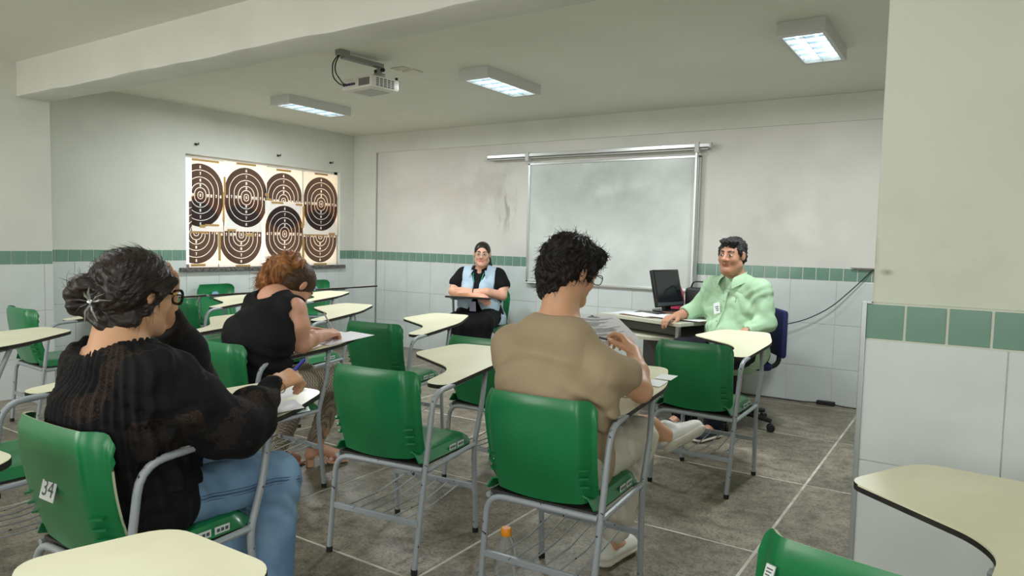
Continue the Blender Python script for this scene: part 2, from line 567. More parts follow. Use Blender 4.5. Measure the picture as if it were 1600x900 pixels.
def target_mesh(name, flip, y0=-.262, y1=.262):
    """a sheet in the local yz plane, centre of the rings at the origin"""
    ny, nz = 176, 244
    Y = np.linspace(y0, y1, ny); Z = np.linspace(-.362, .362, nz)
    yy, zz = np.meshgrid(Y, Z)

    def stad(w, h):
        hh = h - w
        return np.hypot(yy, np.maximum(np.abs(zz) - hh, 0)) - w
    white = stad(.258, .316) > 0
    for w, h in ((.205, .252), (.148, .182), (.098, .120), (.062, .076), (.028, .036)):
        white |= np.abs(stad(w, h)) < .0030
    white = white.astype(float)
    s = -1 if flip else 1
    def glyph(ch, cy, cz, px=.0056):
        for r, row in enumerate(FONT[ch]):
            for c, b in enumerate(row):
                if b == '1':
                    yc = cy + (1 - c) * px * -1 * 1; zc = cz + (2 - r) * px * s
                    white[(np.abs(yy - yc) < px * .56) & (np.abs(zz - zc) < px * .56)] = 1
    for ch, d, dh in (('6', .230, .284), ('7', .178, .218), ('8', .122, .150), ('9', .080, .097)):
        glyph(ch, 0, dh); glyph(ch, 0, -dh); glyph(ch, d, 0); glyph(ch, -d, 0)
    glyph('X', 0, 0)
    X = .002 * np.sin(yy * 11 + 1) + .0015 * np.sin(zz * 9)
    vs = np.stack([X, yy, zz], -1).reshape(-1, 3)
    i = np.arange(nz - 1)[:, None] * ny + np.arange(ny - 1)[None, :]
    fs = np.stack([i, i + 1, i + 1 + ny, i + ny], -1).reshape(-1, 4)
    me = bpy.data.meshes.new(name)
    me.vertices.add(len(vs)); me.vertices.foreach_set('co', vs.ravel())
    me.loops.add(fs.size); me.loops.foreach_set('vertex_index', fs.ravel())
    me.polygons.add(len(fs)); me.polygons.foreach_set('loop_start', np.arange(len(fs)) * 4)
    at = me.attributes.new('print', 'FLOAT', 'POINT'); at.data.foreach_set('value', white.ravel().astype(np.float32))
    me.update(); me.validate()
    me.materials.append(M_target)
    me.polygons.foreach_set('use_smooth', [True] * len(me.polygons))
    return me


M_target = bpy.data.materials.new('printed_target_paper'); M_target.use_nodes = True
nt = M_target.node_tree; nt.nodes.clear()
ou = nt.nodes.new('ShaderNodeOutputMaterial'); at = nt.nodes.new('ShaderNodeAttribute'); at.attribute_name = 'print'
c1 = nt.nodes.new('ShaderNodeMixRGB'); c1.inputs[1].default_value = (.022, .022, .024, 1); c1.inputs[2].default_value = (.74, .76, .74, 1)
c2 = nt.nodes.new('ShaderNodeMixRGB'); c2.inputs[1].default_value = (.085, .045, .026, 1); c2.inputs[2].default_value = (.56, .35, .17, 1)
df = nt.nodes.new('ShaderNodeBsdfDiffuse'); tl = nt.nodes.new('ShaderNodeBsdfTranslucent'); ad = nt.nodes.new('ShaderNodeAddShader')
nt.links.new(at.outputs['Fac'], c1.inputs[0]); nt.links.new(at.outputs['Fac'], c2.inputs[0])
nt.links.new(c1.outputs[0], df.inputs[0]); nt.links.new(c2.outputs[0], tl.inputs[0])
nt.links.new(df.outputs[0], ad.inputs[0]); nt.links.new(tl.outputs[0], ad.inputs[1]); nt.links.new(ad.outputs[0], ou.inputs[0])
M_tape = mat('brown_packing_tape', (196, 158, 96), 0.35)
b = M_tape.node_tree.nodes['Principled BSDF']; b.inputs['Transmission Weight'].default_value = 0.25
tm_full, tm_crop = target_mesh('target_paper', False), target_mesh('target_paper', False, -.092, .262)
tm_cropl = target_mesh('target_paper', False, -.078, .245)


def tape(parent, y, z, ly, lz, x=.004, rot=0.0):
    # coordinates in the sheet's own frame
    c, s_ = math.cos(rot), math.sin(rot)
    M = Matrix.Translation((x, y, z)) @ Matrix.Rotation(rot, 4, 'X')
    return MB().box(-.0004, .0004, -ly / 2, ly / 2, -lz / 2, lz / 2, M).build('tape_strip', M_tape, parent)


xs = XL - .012
sheets = [
    # y, z, depth, mesh, flip, label, tapes(y,z,ly,lz)
    (4.239, 1.690, .014, tm_crop, 0, 'paper shooting target with curled side at the upper left of the window, nearest the camera', [(.06, .35, .30, .02), (.02, -.31, .06, .03), (.13, -.295, .16, .018), (.262, -.1, .02, .30)]),
    (4.776, 1.700, .012, tm_full, 0, 'second upper paper target from the camera side, hung on the window', [(0, .352, .24, .02), (-.262, .1, .024, .2), (-.18, -.35, .1, .022), (.26, .05, .05, .03)]),
    (5.265, 1.690, .008, tm_full, 0, 'paper target half hidden behind another sheet, third from the camera side', [(0, .345, .2, .022), (-.2, .01, .07, .024)]),
    (5.805, 1.690, .014, tm_full, 0, 'upper paper target at the corner end of the window', [(0, .352, .2, .02), (-.265, -.15, .03, .22), (.17, -.35, .1, .025)]),
    (4.200, 1.318, .002, tm_cropl, 1, 'lower paper target at the camera end of the window', [(.02, -.33, .16, .022), (.03, .0, .2, .02)]),
    (4.722, 1.305, .000, tm_full, 1, 'lower paper target second from the camera end, beside the bright gap', [(.02, -.335, .18, .025), (-.262, -.1, .03, .35), (.1, .0, .12, .02)]),
    (5.275, 1.325, .016, tm_full, 1, 'whole lower paper target overlapping the sheet above it', [(-.1, .345, .16, .022), (.2, .34, .1, .02), (.25, .1, .04, .05), (.262, -.2, .03, .3)]),
    (5.805, 1.312, .002, tm_full, 1, 'lower paper target at the corner end of the window', [(0, -.335, .2, .02), (-.262, -.1, .03, .3), (-.05, .01, .3, .018)]),
]
for y, z, dx, me, fl_, lab, tp in sheets:
    o = link('paper_target', me)
    o.location = (xs + dx, y, z)
    o.rotation_euler = (math.pi if False else 0, 0, 0)
    tag(o, lab, 'poster', 'paper targets taped over the window')
    for t in tp:
        tape(o, t[0], t[1], t[2], t[3])
    if z > 1.5 or dx > .01: pass
# ---------------------------------------------------------------- ceiling fixtures
M_fix = mat('white_enamel', (205, 206, 202), 0.4)
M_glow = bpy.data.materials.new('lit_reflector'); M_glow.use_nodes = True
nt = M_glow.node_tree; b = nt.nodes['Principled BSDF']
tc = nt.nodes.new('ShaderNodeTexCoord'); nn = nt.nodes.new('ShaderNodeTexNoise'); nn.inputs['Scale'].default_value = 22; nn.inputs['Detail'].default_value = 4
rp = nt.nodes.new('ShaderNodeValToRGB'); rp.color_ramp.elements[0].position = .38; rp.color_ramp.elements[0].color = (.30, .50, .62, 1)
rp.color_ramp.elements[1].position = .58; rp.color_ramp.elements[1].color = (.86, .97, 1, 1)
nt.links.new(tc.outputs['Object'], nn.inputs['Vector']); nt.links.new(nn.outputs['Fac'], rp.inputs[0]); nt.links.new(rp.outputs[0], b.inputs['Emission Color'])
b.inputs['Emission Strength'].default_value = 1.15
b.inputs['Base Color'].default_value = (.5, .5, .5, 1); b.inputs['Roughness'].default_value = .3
M_tubeglow = bpy.data.materials.new('lit_tube'); M_tubeglow.use_nodes = True
b = M_tubeglow.node_tree.nodes['Principled BSDF']; b.inputs['Emission Color'].default_value = (.85, .96, 1, 1); b.inputs['Emission Strength'].default_value = 2.2
M_lou = mat('louvre_aluminium', (190, 205, 212), 0.25, metal=.85)


def fixture(x, y, label):
    r = empty('ceiling_light', (x, y, ZC), 0, label, 'ceiling light', 'fluorescent ceiling fixtures')
    w, l, h = .128, .372, .078
    q = MB()
    q.box(-w, w, -l, -l + .05, -h, -.001).box(-w, w, l - .05, l, -h, -.001)
    q.box(-w, -w + .022, -l + .05, l - .05, -h, -.001).box(w - .022, w, -l + .05, l - .05, -h, -.001)
    q.build('housing', M_fix, r)
    # two curved reflectors with the ridge between them
    G = []
    for i in range(17):
        u = i / 16
        xx = -w + .022 + (2 * w - .044) * u
        zz = -.062 + .034 * abs(math.sin(2 * math.pi * u)) + .0
        G.append([Vector((xx, -l + .05, zz)), Vector((xx, l - .05, zz))])
    MB().shell(G, .002).build('reflector', M_glow, r, smooth=True)
    for s in (-1, 1):
        MB().tube([(s * .052, -l + .055, -.052), (s * .052, l - .055, -.052)], .008, 8).build('fluorescent_tube', M_tubeglow, r, smooth=True)
    for k in range(5):
        yy = -l + .12 + k * (2 * l - .24) / 4
        MB().box(-w + .022, w - .022, yy - .0015, yy + .0015, -.076, -.064).build('louvre_blade', M_lou, r)
    MB().box(-.0015, .0015, -l + .05, l - .05, -.077, -.06).build('louvre_spine', M_lou, r)
    return r


for (x, y), lab in zip(FIXTURES, ['white box ceiling light nearest the window wall, left of the projector', 'white box ceiling light in the middle, right of the projector',
                                  'white box ceiling light at the right, nearest the pillar']):
    fixture(x, y, lab)

# ceiling plates (small blank vents)
M_plate = mat('blank_plate', (196, 190, 176), 0.5)
r = empty('ceiling_plate', (-3.64, 4.02, ZC), math.radians(0), 'pair of small flat plates on the ceiling beside the projector', 'ceiling plate')
MB().bbox(-.07, .05, -.085, -.005, -.008, 0, .002).build('plate', M_plate, r)
MB().bbox(-.05, .075, .02, .115, -.014, 0, .002).build('plate', mat('pale_plate', (222, 216, 200), 0.5), r)

# projector --------------------------------------------------------------
M_proj = mat('projector_white', (216, 212, 204), 0.4)
M_slot = mat('dark_slot', (70, 66, 60), 0.6)
M_blue = mat('blue_connector', (30, 50, 150), 0.4)
pr = empty('projector', (-3.64, 3.66, 2.325), math.radians(-6), 'white video projector hanging from a grey ceiling arm with black cables', 'projector')
MB().bbox(-.165, .165, -.125, .125, .0, .085, .016).build('casing', M_proj, pr, smooth=True)
MB().bbox(-.10, .10, -.08, .09, -.004, .004, .002).build('bottom_cover', mat('projector_grey', (180, 178, 172), .5), pr)
q = MB()
for i in range(5):
    for j in range(5):
        q.box(.1655, .167, -.085 + i * .034, -.062 + i * .034, .014 + j * .012, .021 + j * .012)
q.build('side_vent', M_slot, pr)
q = MB()
for i in range(9):
    q.box(.03 + i * .013, .038 + i * .013, -.127, -.1245, .018, .068)
q.build('rear_vent', M_slot, pr)
for k, (xx, m) in enumerate(((-.13, M_slot), (-.10, M_blue), (-.07, M_blue), (-.045, M_slot), (-.02, M_slot))):
    MB().bbox(xx - .009, xx + .009, -.134, -.122, .03, .046, .002).build('connector', m, pr)
MB().lathe([(.03, 0), (.034, .004), (.034, .022), (.026, .026)], Matrix.Translation((-.09, .125, .045)) @ Matrix.Rotation(-math.pi / 2, 4, 'X'), 18).build('lens', M_black, pr, smooth=True)
MB().tube([(.15, .11, .08), (.15, .11, .1)], .01, 8).build('knob', M_black, pr)
M_arm = mat('ceiling_mount_grey', (150, 150, 146), 0.45, metal=.3)
q = MB().bbox(-.028, .028, -.24, .10, .185, .212, .003)
q.build('mount_arm', M_arm, pr)
MB().bbox(-.03, .03, -.28, -.2, .200, .236, .002).build('ceiling_bracket', M_arm, pr)
MB().tube([(0, .08, .20), (0, .08, .14)], .018, 12).bbox(-.03, .03, .05, .11, .12, .145, .004).build('mount_pole', M_arm, pr, smooth=True)
MB().bbox(-.055, .055, .0, .10, .085, .098, .003).build('mount_plate', M_black, pr)
for s in (-1, 1):
    MB().tube([(s * .03, .08, .165), (s * .045, .08, .165)], .014, 8).build('clamp_knob', M_black, pr)
for k, s in enumerate((0, 1)):
    pts = [(-.01 + .01 * s, -.26, .21), (-.03 + .03 * s, -.30, .15 - .01 * s), (-.07 + .03 * s, -.27, .06 + .03 * s), (-.10 + .03 * s, -.18, .03), (-.10 + .03 * s, -.128, .038)]
    MB().tube(path(pts, .06), .0045, 6).build('cable', M_black, pr, smooth=True)

# whiteboard and the rail over it -----------------------------------------
M_wb = mat('stained_whiteboard', (214, 219, 214), 0.28, rgb2=(182, 188, 180), nscale=1.6, detail=8, contrast=(0.30, 0.58), spec=.5)
stain(M_wb, (0, 0, .30), (.95, .4, .50), (168, 174, 164), 3.2, (1, 1, 1.4), .30, .60, .85)
stain(M_wb, (-.45, 0, -.1), (.5, .4, .35), (182, 188, 180), 6, (1, 1, 1.4), .40, .60, .6)
wb = empty('whiteboard', (-3.06, YB - .014, 1.5), 0, 'large smeared whiteboard with a thin light frame on the back wall', 'whiteboard')
MB().box(-.905, .905, -.012, .004, -.605, .60).build('writing_surface', M_wb, wb)
MB().bbox(-.92, -.895, -.022, .004, -.62, .615, .002).build('frame_side', M_alu, wb)
MB().bbox(.895, .92, -.022, .004, -.62, .615, .002).build('frame_side', M_alu, wb)
MB().bbox(-.92, .92, -.022, .004, .598, .62, .002).build('frame_top', M_alu, wb)
MB().bbox(-.92, .92, -.022, .004, -.625, -.603, .002).build('frame_bottom', M_alu, wb)
MB().bbox(-.90, -.5, -.05, -.01, -.632, -.622, .002).build('pen_tray', M_alu, wb)
rail = empty('screen_rail', (-3.26, YB - .062, 2.18), 0, 'long grey metal rail mounted on the wall over the whiteboard', 'rail')
MB().bbox(-1.22, 1.22, -.035, .012, .0, .034, .003).build('rail_profile', M_alu, rail)
MB().bbox(-1.20, 1.20, -.02, .012, -.022, -.004, .003).build('lower_profile', mat('grey_metal', (160, 160, 154), .45, metal=.4), rail)
for xx in (-.70, 1.10):
    MB().bbox(xx - .02, xx + .02, -.045, .014, -.045, .045, .003).build('clamp', M_fix, rail)
for xx in (-1.22, 1.215):
    MB().bbox(xx - .006, xx + .012, -.04, .014, -.006, .04, .002).build('end_cap', M_fix, rail)
MB().bbox(1.085, 1.105, -.03, .0, -1.32, -.04, .002).build('vertical_strip', M_alu, rail)

# power cables -----------------------------------------------------------
c = MB().tube(path([(-.70, 6.325, 1.14), (-.80, 6.31, 1.02), (-.99, 6.29, .815), (-1.18, 6.27, .70), (-1.37, 6.25, .64), (-1.55, 6.2, .60), (-1.72, 6.1, .70)], .15), .0045, 6)
tag(c.build('power_cable', M_blackrub, smooth=True), 'black cable drooping along the back wall from the pillar corner', 'cable')
c = MB().tube(path([(-.66, 6.31, .006), (-.78, 6.30, .006), (-.88, 6.315, .006), (-.93, 6.315, .012)], .05), .004, 6)
c.tube(path([(-1.06, 6.315, .012), (-1.2, 6.29, .006), (-1.45, 6.31, .006), (-1.68, 6.25, .006), (-1.8, 6.3, .1), (-1.9, 6.2, .3)], .08), .004, 6)
ad = tag(c.build('floor_cable', M_blackrub, smooth=True), 'thin black cable with adapter lying along the foot of the back wall', 'cable')
MB().bbox(-1.065, -.925, 6.285, 6.335, .0, .032, .004).build('adapter', M_blackrub, ad)
tag(MB().bbox(-.86, -.68, 6.30, 6.337, 1.146, 1.151, .001).build('wall_strip', mat('brown_strip', (120, 100, 84), .6)), 'thin brown strip on top of the green tiles beside the pillar', 'strip')

# ---------------------------------------------------------------- armchair with writing tablet
M_plastic = mat('green_plastic', (18, 122, 68), 0.33, rgb2=(14, 110, 60), nscale=5, spec=.5, coat=.25, bump=.05, bscale=140)
M_plastic_in = M_plastic
M_worn = mat('worn_pale_edge', (190, 196, 160), 0.6, rgb2=(20, 104, 60), nscale=26, contrast=(.34, .42))
M_steel = mat('grey_painted_tube', (158, 164, 168), 0.42, rgb2=(62, 58, 56), nscale=34, metal=.1, contrast=(.325, .345))
M_dark = mat('dark_tube', (66, 64, 62), 0.5)
M_top = mat('cream_laminate', (232, 228, 198), 0.28, rgb2=(222, 217, 186), nscale=4, spec=.5)
M_edge = mat('black_edge_band', (20, 19, 19), 0.6, rgb2=(44, 38, 32), nscale=30)
M_under = mat('board_underside', (120, 110, 96), 0.7)
M_sticker = mat('white_sticker', (206, 210, 206), 0.5)
M_print = mat('grey_print', (70, 78, 76), 0.6)


def chair(tscale=1.0, worn=False, number=None, lefthand=False):
    tz = lambda y: .712 + .0956 * (y + .05)
    r = empty('school_chair', (0, 0, 0))
    # backrest
    G = []
    nv, nu = 14, 34
    W = .214
    for j in range(nv + 1):
        v = j / nv
        row = []
        for i in range(nu + 1):
            u = math.sin(math.pi / 2 * (-1 + 2 * i / nu))
            w = W * (.955 + .045 * min(1, v * 1.3)) * (1 - .05 * max(0, v - .8) / .2)
            x = u * w
            rt = .045
            ex = max(0, abs(x) - (w - rt))
            ztop = .795 - (rt - math.sqrt(max(0, rt * rt - ex * ex)))
            rb = .045
            ex = max(0, abs(x) - (w - rb))
            zbot = .452 + (rb - math.sqrt(max(0, rb * rb - ex * ex))) * .8 - .022 * (1 - u * u)
            z = zbot + (ztop - zbot) * v
            y = -.198 - .075 * ((z - .43) / .365) ** 1.0 - .018 * math.sin(math.pi * (z - .43) / .365)
            wq = min(1, max(0, (abs(u) - .74) / .20)); y += .042 * wq * wq * (3 - 2 * wq) + .014 * u * u + .010 * max(0, v - .93) / .07
            row.append(Vector((x, y, z)))
        G.append(row)
    q = MB()
    if worn: q.rim = 1
    q.shell(G, .007)
    back = q.build('backrest', [M_plastic, M_worn], r, smooth=True)
    for s in (-1, 1):
        for zz in (.505, .535, .565):
            q_ = (zz - .43) / .365
            ys = -.198 - .075 * q_ - .018 * math.sin(math.pi * q_)
            MB().prism([(s * .166, ys - .012), (s * .192, ys + .012), (s * .188, ys + .024), (s * .160, ys + .006)][::s], zz, zz + .006).build('rib', M_plastic, back)
    if number:
        M = Matrix.Translation((.005, -.2585, .655)) @ Matrix.Rotation(math.radians(-13), 4, 'X')
        st = MB().box(-.036, .036, -.0035, -.002, -.065, .065, M).build('number_label', M_sticker, back)
        vs, fs = text_mesh(number, .060)
        T = M @ Matrix.Translation((0, -.0042, -.036)) @ Matrix.Rotation(math.pi / 2, 4, 'X')
        q = MB().add([T @ Vector(v) for v in vs], fs)
        for k in range(3):
            for jj in range(4):
                q.box(-.026 + jj * .014, -.016 + jj * .014, -.0042, -.0036, .012 + k * .012, .018 + k * .012, M)
        q.build('number_print', M_print, st)
    # seat
    G = []
    nu, nv = 18, 16
    for j in range(nv + 1):
        v = j / nv
        row = []
        for i in range(nu + 1):
            u = -1 + 2 * i / nu
            y = -.205 + .43 * v
            hw = .205
            x = u * hw
            z = .452 - .014 * math.sin(math.pi * min(1, v * 1.15)) * (1 - u * u) + .006
            a = max(0, (abs(u) - .86) / .14)
            z -= .042 * a ** 1.2
            f = max(0, (v - .88) / .12)
            z -= .034 * f ** 1.4
            bk = max(0, (.1 - v) / .1)
            z += .012 * bk
            cxy = a * f
            y -= .028 * cxy * a
            row.append(Vector((x * (1 - .03 * f), y, z)))
        G.append(row)
    seat = MB().shell(G, .006).build('seat', M_plastic, r, smooth=True)
    q = MB().box(-.2, .2, -.19, .20, .405, .418)
    q.v = [tuple(v) for v in q.v]
    q.build('seat_bracket', M_dark, r)
    for k in range(2):
        st = MB().bbox(.2055, .2075, .02 + k * .062, .07 + k * .062, .424, .446, .0006).build('label_sticker', M_sticker, seat)
        q = MB()
        for jj in range(3):
            q.box(.2076, .2079, .026 + k * .062 + jj * .014, .036 + k * .062 + jj * .014, .43, .44)
        q.build('label_print', M_print, st)
    R = .0115
    legs = []
    legs.append(MB().tube(path([(-.212, -.235, .012), (-.202, -.205, .405), (.215, -.190, .400)], [.07]), R, 10).build('leg', M_steel, r, smooth=True))
    legs.append(MB().tube(path([(.212, -.235, .012), (.222, -.19, .36), (.236, -.155, .70 - .002), (.205, .22, tz(.20) - .022), (.19, .40 * tscale, tz(.40 * tscale) - .020)], [.1, .075, .05]), R, 10).build('leg', M_steel, r, smooth=True))
    legs.append(MB().tube(path([(-.212, .238, .012), (-.204, .195, .405), (.215, .19, .405)], [.04]), R, 10).build('leg', M_steel, r, smooth=True))
    legs.append(MB().tube(path([(.214, .238, .012), (.228, .185, .40), (.235, .235, .58), (.21, .31 * tscale, tz(.31 * tscale) - .02)], [.05, .1]), R, 10).build('leg', M_steel, r, smooth=True))
    for o, (x, y) in zip(legs, ((-.212, -.235), (.212, -.235), (-.212, .238), (.214, .238))):
        MB().tube([(x, y, 0), (x, y, .022)], .0135, 10).build('foot_cap', M_blackrub, o)
    MB().tube([(.222, -.19, .395), (.228, .19, .415)], .0105, 8).build('side_rail', M_steel, r, smooth=True)
    MB().tube([(-.203, -.20, .40), (-.204, .19, .40)], .0105, 8).build('side_rail', M_steel, r, smooth=True)
    MB().bbox(-.207, .217, -.226, -.212, .185, .208, .002).build('basket_bar', M_steel, r)
    MB().bbox(-.207, .217, .205, .219, .205, .228, .002).build('basket_bar', M_steel, r)
    for k in range(6):
        x = -.145 + k * .058
        MB().tube([(x, -.22, .198), (x + .004 * math.sin(k * 2.1), 0, .190), (x, .212, .218)], .0032, 5).build('basket_rod', M_steel, r, smooth=True)
    # writing tablet
    s = tscale
    base = [(.23, -.05), (.252, .37), (.165, .635), (-.12, .62), (-.225, .37), (.06, .215), (.112, .14), (.115, -.05)]
    base = [(x, -.05 + (y + .05) * s) for x, y in base]
    rad = [.055, .07, .05, .06, .045, .08, .05, .055]
    o2 = rounded(base, rad, 6)
    if lefthand: o2 = [(-x, y) for x, y in o2][::-1]
    th = .017
    tab = MB().prism([(x * .997 + .0002, y * .998) for x, y in o2], lambda x, y: tz(y) - .004, lambda x, y: tz(y) + .0004).build('tablet', M_top, r)
    MB().prism(o2, lambda x, y: tz(y) - th, lambda x, y: tz(y) - .0006).build('edge_band', M_edge, tab)
    b2 = MB()
    b2.bbox(.09, .225, .12 * s, .15 * s, .70, .708, .001) if False else None
    M = Matrix.Translation((0, 0, 0))
    for yy in (.10 * s, .34 * s):
        MB().bbox(.10, .225, yy - .015, yy + .015, tz(yy) - th - .006, tz(yy) - th + .0005, .001).build('tablet_bracket', M_steel, tab)
    return r


protos = {}


def place_chair(x, y, deg, label, kind='std', z=0):
    if kind not in protos:
        protos[kind] = chair(**{'std': {}, 'short': dict(tscale=.86), 'n34': dict(tscale=.86, worn=True, number='34'), 'worn': dict(tscale=.86, worn=True)}[kind])
        o = protos[kind]
    else:
        o = copy_tree(protos[kind])
    o.location = (x, y, z)
    o.rotation_euler = (0, 0, math.radians(deg))
    return tag(o, label, 'chair', 'green chairs with writing tablets')


place_chair(-1.996, 2.24, 6.5, 'empty green chair in the centre foreground, left of the man in beige')
place_chair(-1.214, 2.228, 2.7, 'green chair the young man in beige sits on')
place_chair(-1.225, 3.85, -1.5, 'empty green chair in front of the older man in the green shirt')
place_chair(-3.06, 3.32, 5.9, 'empty green chair right of the woman in black, one row ahead')
place_chair(-3.005, 2.26, -3.0, 'green chair the woman with the ginger ponytail sits on', 'short')
place_chair(-2.02, 1.126, 1.2, 'green chair with the 34 label that the woman in the lace blouse sits on', 'n34')
place_chair(-.065, 1.50, -9.5, 'nearest green chair with worn rim at the lower right corner', 'worn')
nc = [o for o in bpy.data.objects if o.get('label', '').startswith('nearest green chair')][0]
nb = [c for c in nc.children if c.name.startswith('backrest')][0]
for x_, z_, w_, h_, a_ in ((-.165, .735, .016, .026, 8), (-.03, .757, .048, .017, 0)):
    M_ = Matrix.Translation((x_, -.2775, z_)) @ Matrix.Rotation(math.radians(-11), 4, 'X') @ Matrix.Rotation(math.radians(a_), 4, 'Y')
    lb = MB().box(-w_ / 2, w_ / 2, -.0015, .004, -h_ / 2, h_ / 2, M_).build('maker_label', M_sticker, nb)
    q = MB()
    for k in range(3):
        q.box(-w_ * .35, w_ * (.35 - .1 * k), -.0022, -.0016, h_ * (.2 - .22 * k), h_ * (.28 - .22 * k), M_)
    q.build('label_print', M_print, lb)
place_chair(-1.10, .19, -2, 'chair in the lower left foreground of which only the cream tablet end shows', 'short')
place_chair(-2.02, .19, 0, 'chair at the left edge behind the 34 chair, only its cream tablet shows', 'short')
place_chair(-3.02, 1.20, 0, 'green chair hidden behind the woman in the lace blouse, basket and seat showing', 'short')
place_chair(-4.10, 1.19, 3, 'chair at the left edge with a broad cream tablet and crossing legs')
place_chair(-5.20, 2.32, -4, 'empty green chair at the left edge by the tiled wall pier')
place_chair(-2.17, 3.22, 2, 'green chair just behind the man in beige, seen past his left side')
place_chair(-4.05, 2.42, -4, 'chair left of the woman with the ginger ponytail, tablet reaching behind her')
place_chair(-4.043, 3.39, 6.7, 'chair beyond the ginger haired woman with the tablet nearest her pen')
place_chair(-5.28, 4.37, 1.3, 'chair whose tablet shows just past the face of the ginger haired woman', 'short')
place_chair(-5.32, 3.44, 8, 'chair under the window with the notched tablet left of the ginger haired woman', 'short')
place_chair(-6.2, 5.62, -86, 'green chair against the window wall next to the corner, facing the room')
place_chair(-6.22, 4.33, -88, 'green chair under the window, facing the room, left of the ponytail')
place_chair(-6.2, 3.50, -84, 'green chair against the window wall seen past the glasses of the woman in lace')
place_chair(-4.19, 5.85, 196, 'green chair at the back wall that the woman in the denim vest sits on')

# ---------------------------------------------------------------- teacher's desk
M_desk = mat('cream_desk_edge', (206, 204, 184), 0.4)
M_desktop = mat('grey_desk_top', (188, 186, 170), 0.35, noise=.05)
M_panel = mat('grey_steel_panel', (84, 86, 80), 0.6, metal=.0)
dk = empty('teacher_desk', (-1.735, 4.82, 0), math.radians(-21.4), 'cream metal teacher desk piled with papers beside the older man', 'desk')
# local: x from -.83 to 0 (short side faces the chairs), y from 0 to 1.2
MB().bbox(-.83, 0, 0, 1.2, .722, .748, .003).build('desk_top', M_desktop, dk)
MB().bbox(-.832, .002, -.004, .003, .720, .7465, .002).build('front_edge', M_desk, dk)
MB().prism(rounded([(-.78, -.03), (-.30, -.09), (-.06, .10), (-.06, .42), (-.78, .42)], [.05, .2, .12, .02, .02], 8), .60, .622).build('keyboard_shelf', M_desk, dk)
for k, xx in enumerate((-.825, -.775)):
    MB().bbox(xx - .018, xx + .018, .0, .05, .02, .72, .006).build('leg', M_alu if k == 0 else M_desk, dk)
MB().bbox(-.83, -.80, .0, 1.15, .55, .72, .004).build('side_panel', M_desk, dk)
MB().bbox(-.10, -.07, .06, .09, .0, .72, .004).build('leg', M_alu, dk)
MB().bbox(-.83, -.78, 1.1, 1.15, .0, .72, .004).build('leg', M_desk, dk)
MB().bbox(-.40, -.36, 1.1, 1.15, .0, .72, .004).build('leg', M_desk, dk)
MB().bbox(-.80, -.10, .46, .475, .10, .715, .003).build('modesty_panel', M_panel, dk)
MB().bbox(-.76, -.12, .10, .13, .64, .70, .004).build('cable_tray', M_panel, dk)
q = MB()
DM = Matrix.Translation((-1.735, 4.82, 0)) @ Matrix.Rotation(math.radians(-21.4), 4, 'Z')


def on_desk(x, y, z, deg=0):
    return DM @ Matrix.Translation((x, y, z)) @ Matrix.Rotation(math.radians(deg), 4, 'Z')


M_paper = mat('white_paper', (236, 238, 238), 0.6)
M_folder = mat('brown_folder', (150, 118, 88), 0.6)


def sheet(name, w, l, t, m, Mx, label, cat='paper', group=None, curl=0.0):
    nxs = 8
    G = []
    for i in range(nxs + 1):
        x = -w / 2 + w * i / nxs
        G.append([Vector((x, -l / 2 + l * j / 8, t + curl * ((i / nxs - .5) ** 2) * 4)) for j in range(9)])
    q = MB().shell(G, t)
    o = q.build(name, m, smooth=False)
    o.matrix_world = Mx
    return tag(o, label, cat, group)


tag((MB().bbox(-.17, .17, -.13, .13, 0, .006, .001).build('brown_folder', M_folder)), 'brown cardboard folder under the papers at the desk edge by his hand', 'folder').matrix_world = on_desk(-.15, .30, .7485, 12)
tag((MB().bbox(-.16, .16, -.12, .12, 0, .005, .001).build('brown_folder', mat('dark_brown_folder', (110, 80, 58), .6))), 'darker brown folder lying across the middle of the desk', 'folder').matrix_world = on_desk(-.50, .16, .7485, 4)
sheet('document', .46, .22, .0025, M_paper, on_desk(-.20, .22, .7575, 8), 'long white document on top of the brown folder, under the man\'s hand')
sheet('document', .30, .21, .0015, M_paper, on_desk(-.52, .16, .7545, -8), 'white sheet at the middle of the teacher desk')
sheet('document', .21, .30, .0015, mat('grey_white_paper', (206, 212, 216), .5), on_desk(-.70, .18, .7490, 20), 'greyish sheet at the left end of the teacher desk')
sheet('clipboard', .24, .30, .003, M_black, on_desk(-.62, .33, .7485, 30), 'thin black clipboard lying among the desk papers', 'clipboard')
tag(MB().bbox(-.09, .09, -.05, .05, 0, .012, .003).build('brown_notebook', mat('brown_cover', (112, 74, 56), .5)), 'small brown notebook in front of the pink bag', 'notebook').matrix_world = on_desk(-.52, .52, .7487, 15)

# monitor
M_scr = mat('dark_screen', (30, 34, 38), 0.12, spec=.6)
M_bez = mat('black_bezel', (26, 27, 30), 0.35)
mo = empty('monitor', (0, 0, 0), 0, 'black flat computer monitor turned sideways on the teacher desk', 'monitor')
mo.matrix_world = on_desk(-.63, .60, .749, 98)
T = Matrix.Translation((0, 0, .045)) @ Matrix.Rotation(math.radians(-13), 4, 'X')
MB().bbox(-.185, .185, 0, .035, 0, .31, .006, T).build('casing', M_bez, mo, smooth=True)
MB().box(-.165, .165, -.0015, .001, .045, .292, T).build('screen', M_scr, mo)
MB().bbox(-.18, .18, -.004, .002, .008, .034, .002, T).build('lower_bezel', mat('silver_strip', (96, 104, 110), .35, metal=.5), mo)
MB().bbox(-.04, .04, .03, .07, 0, .16, .006).build('stand_neck', M_bez, mo)
MB().lathe([(.13, 0), (.13, .012), (.06, .022)], Matrix.Translation((0, .03, 0)), 24).build('stand_base', M_bez, mo, smooth=True)
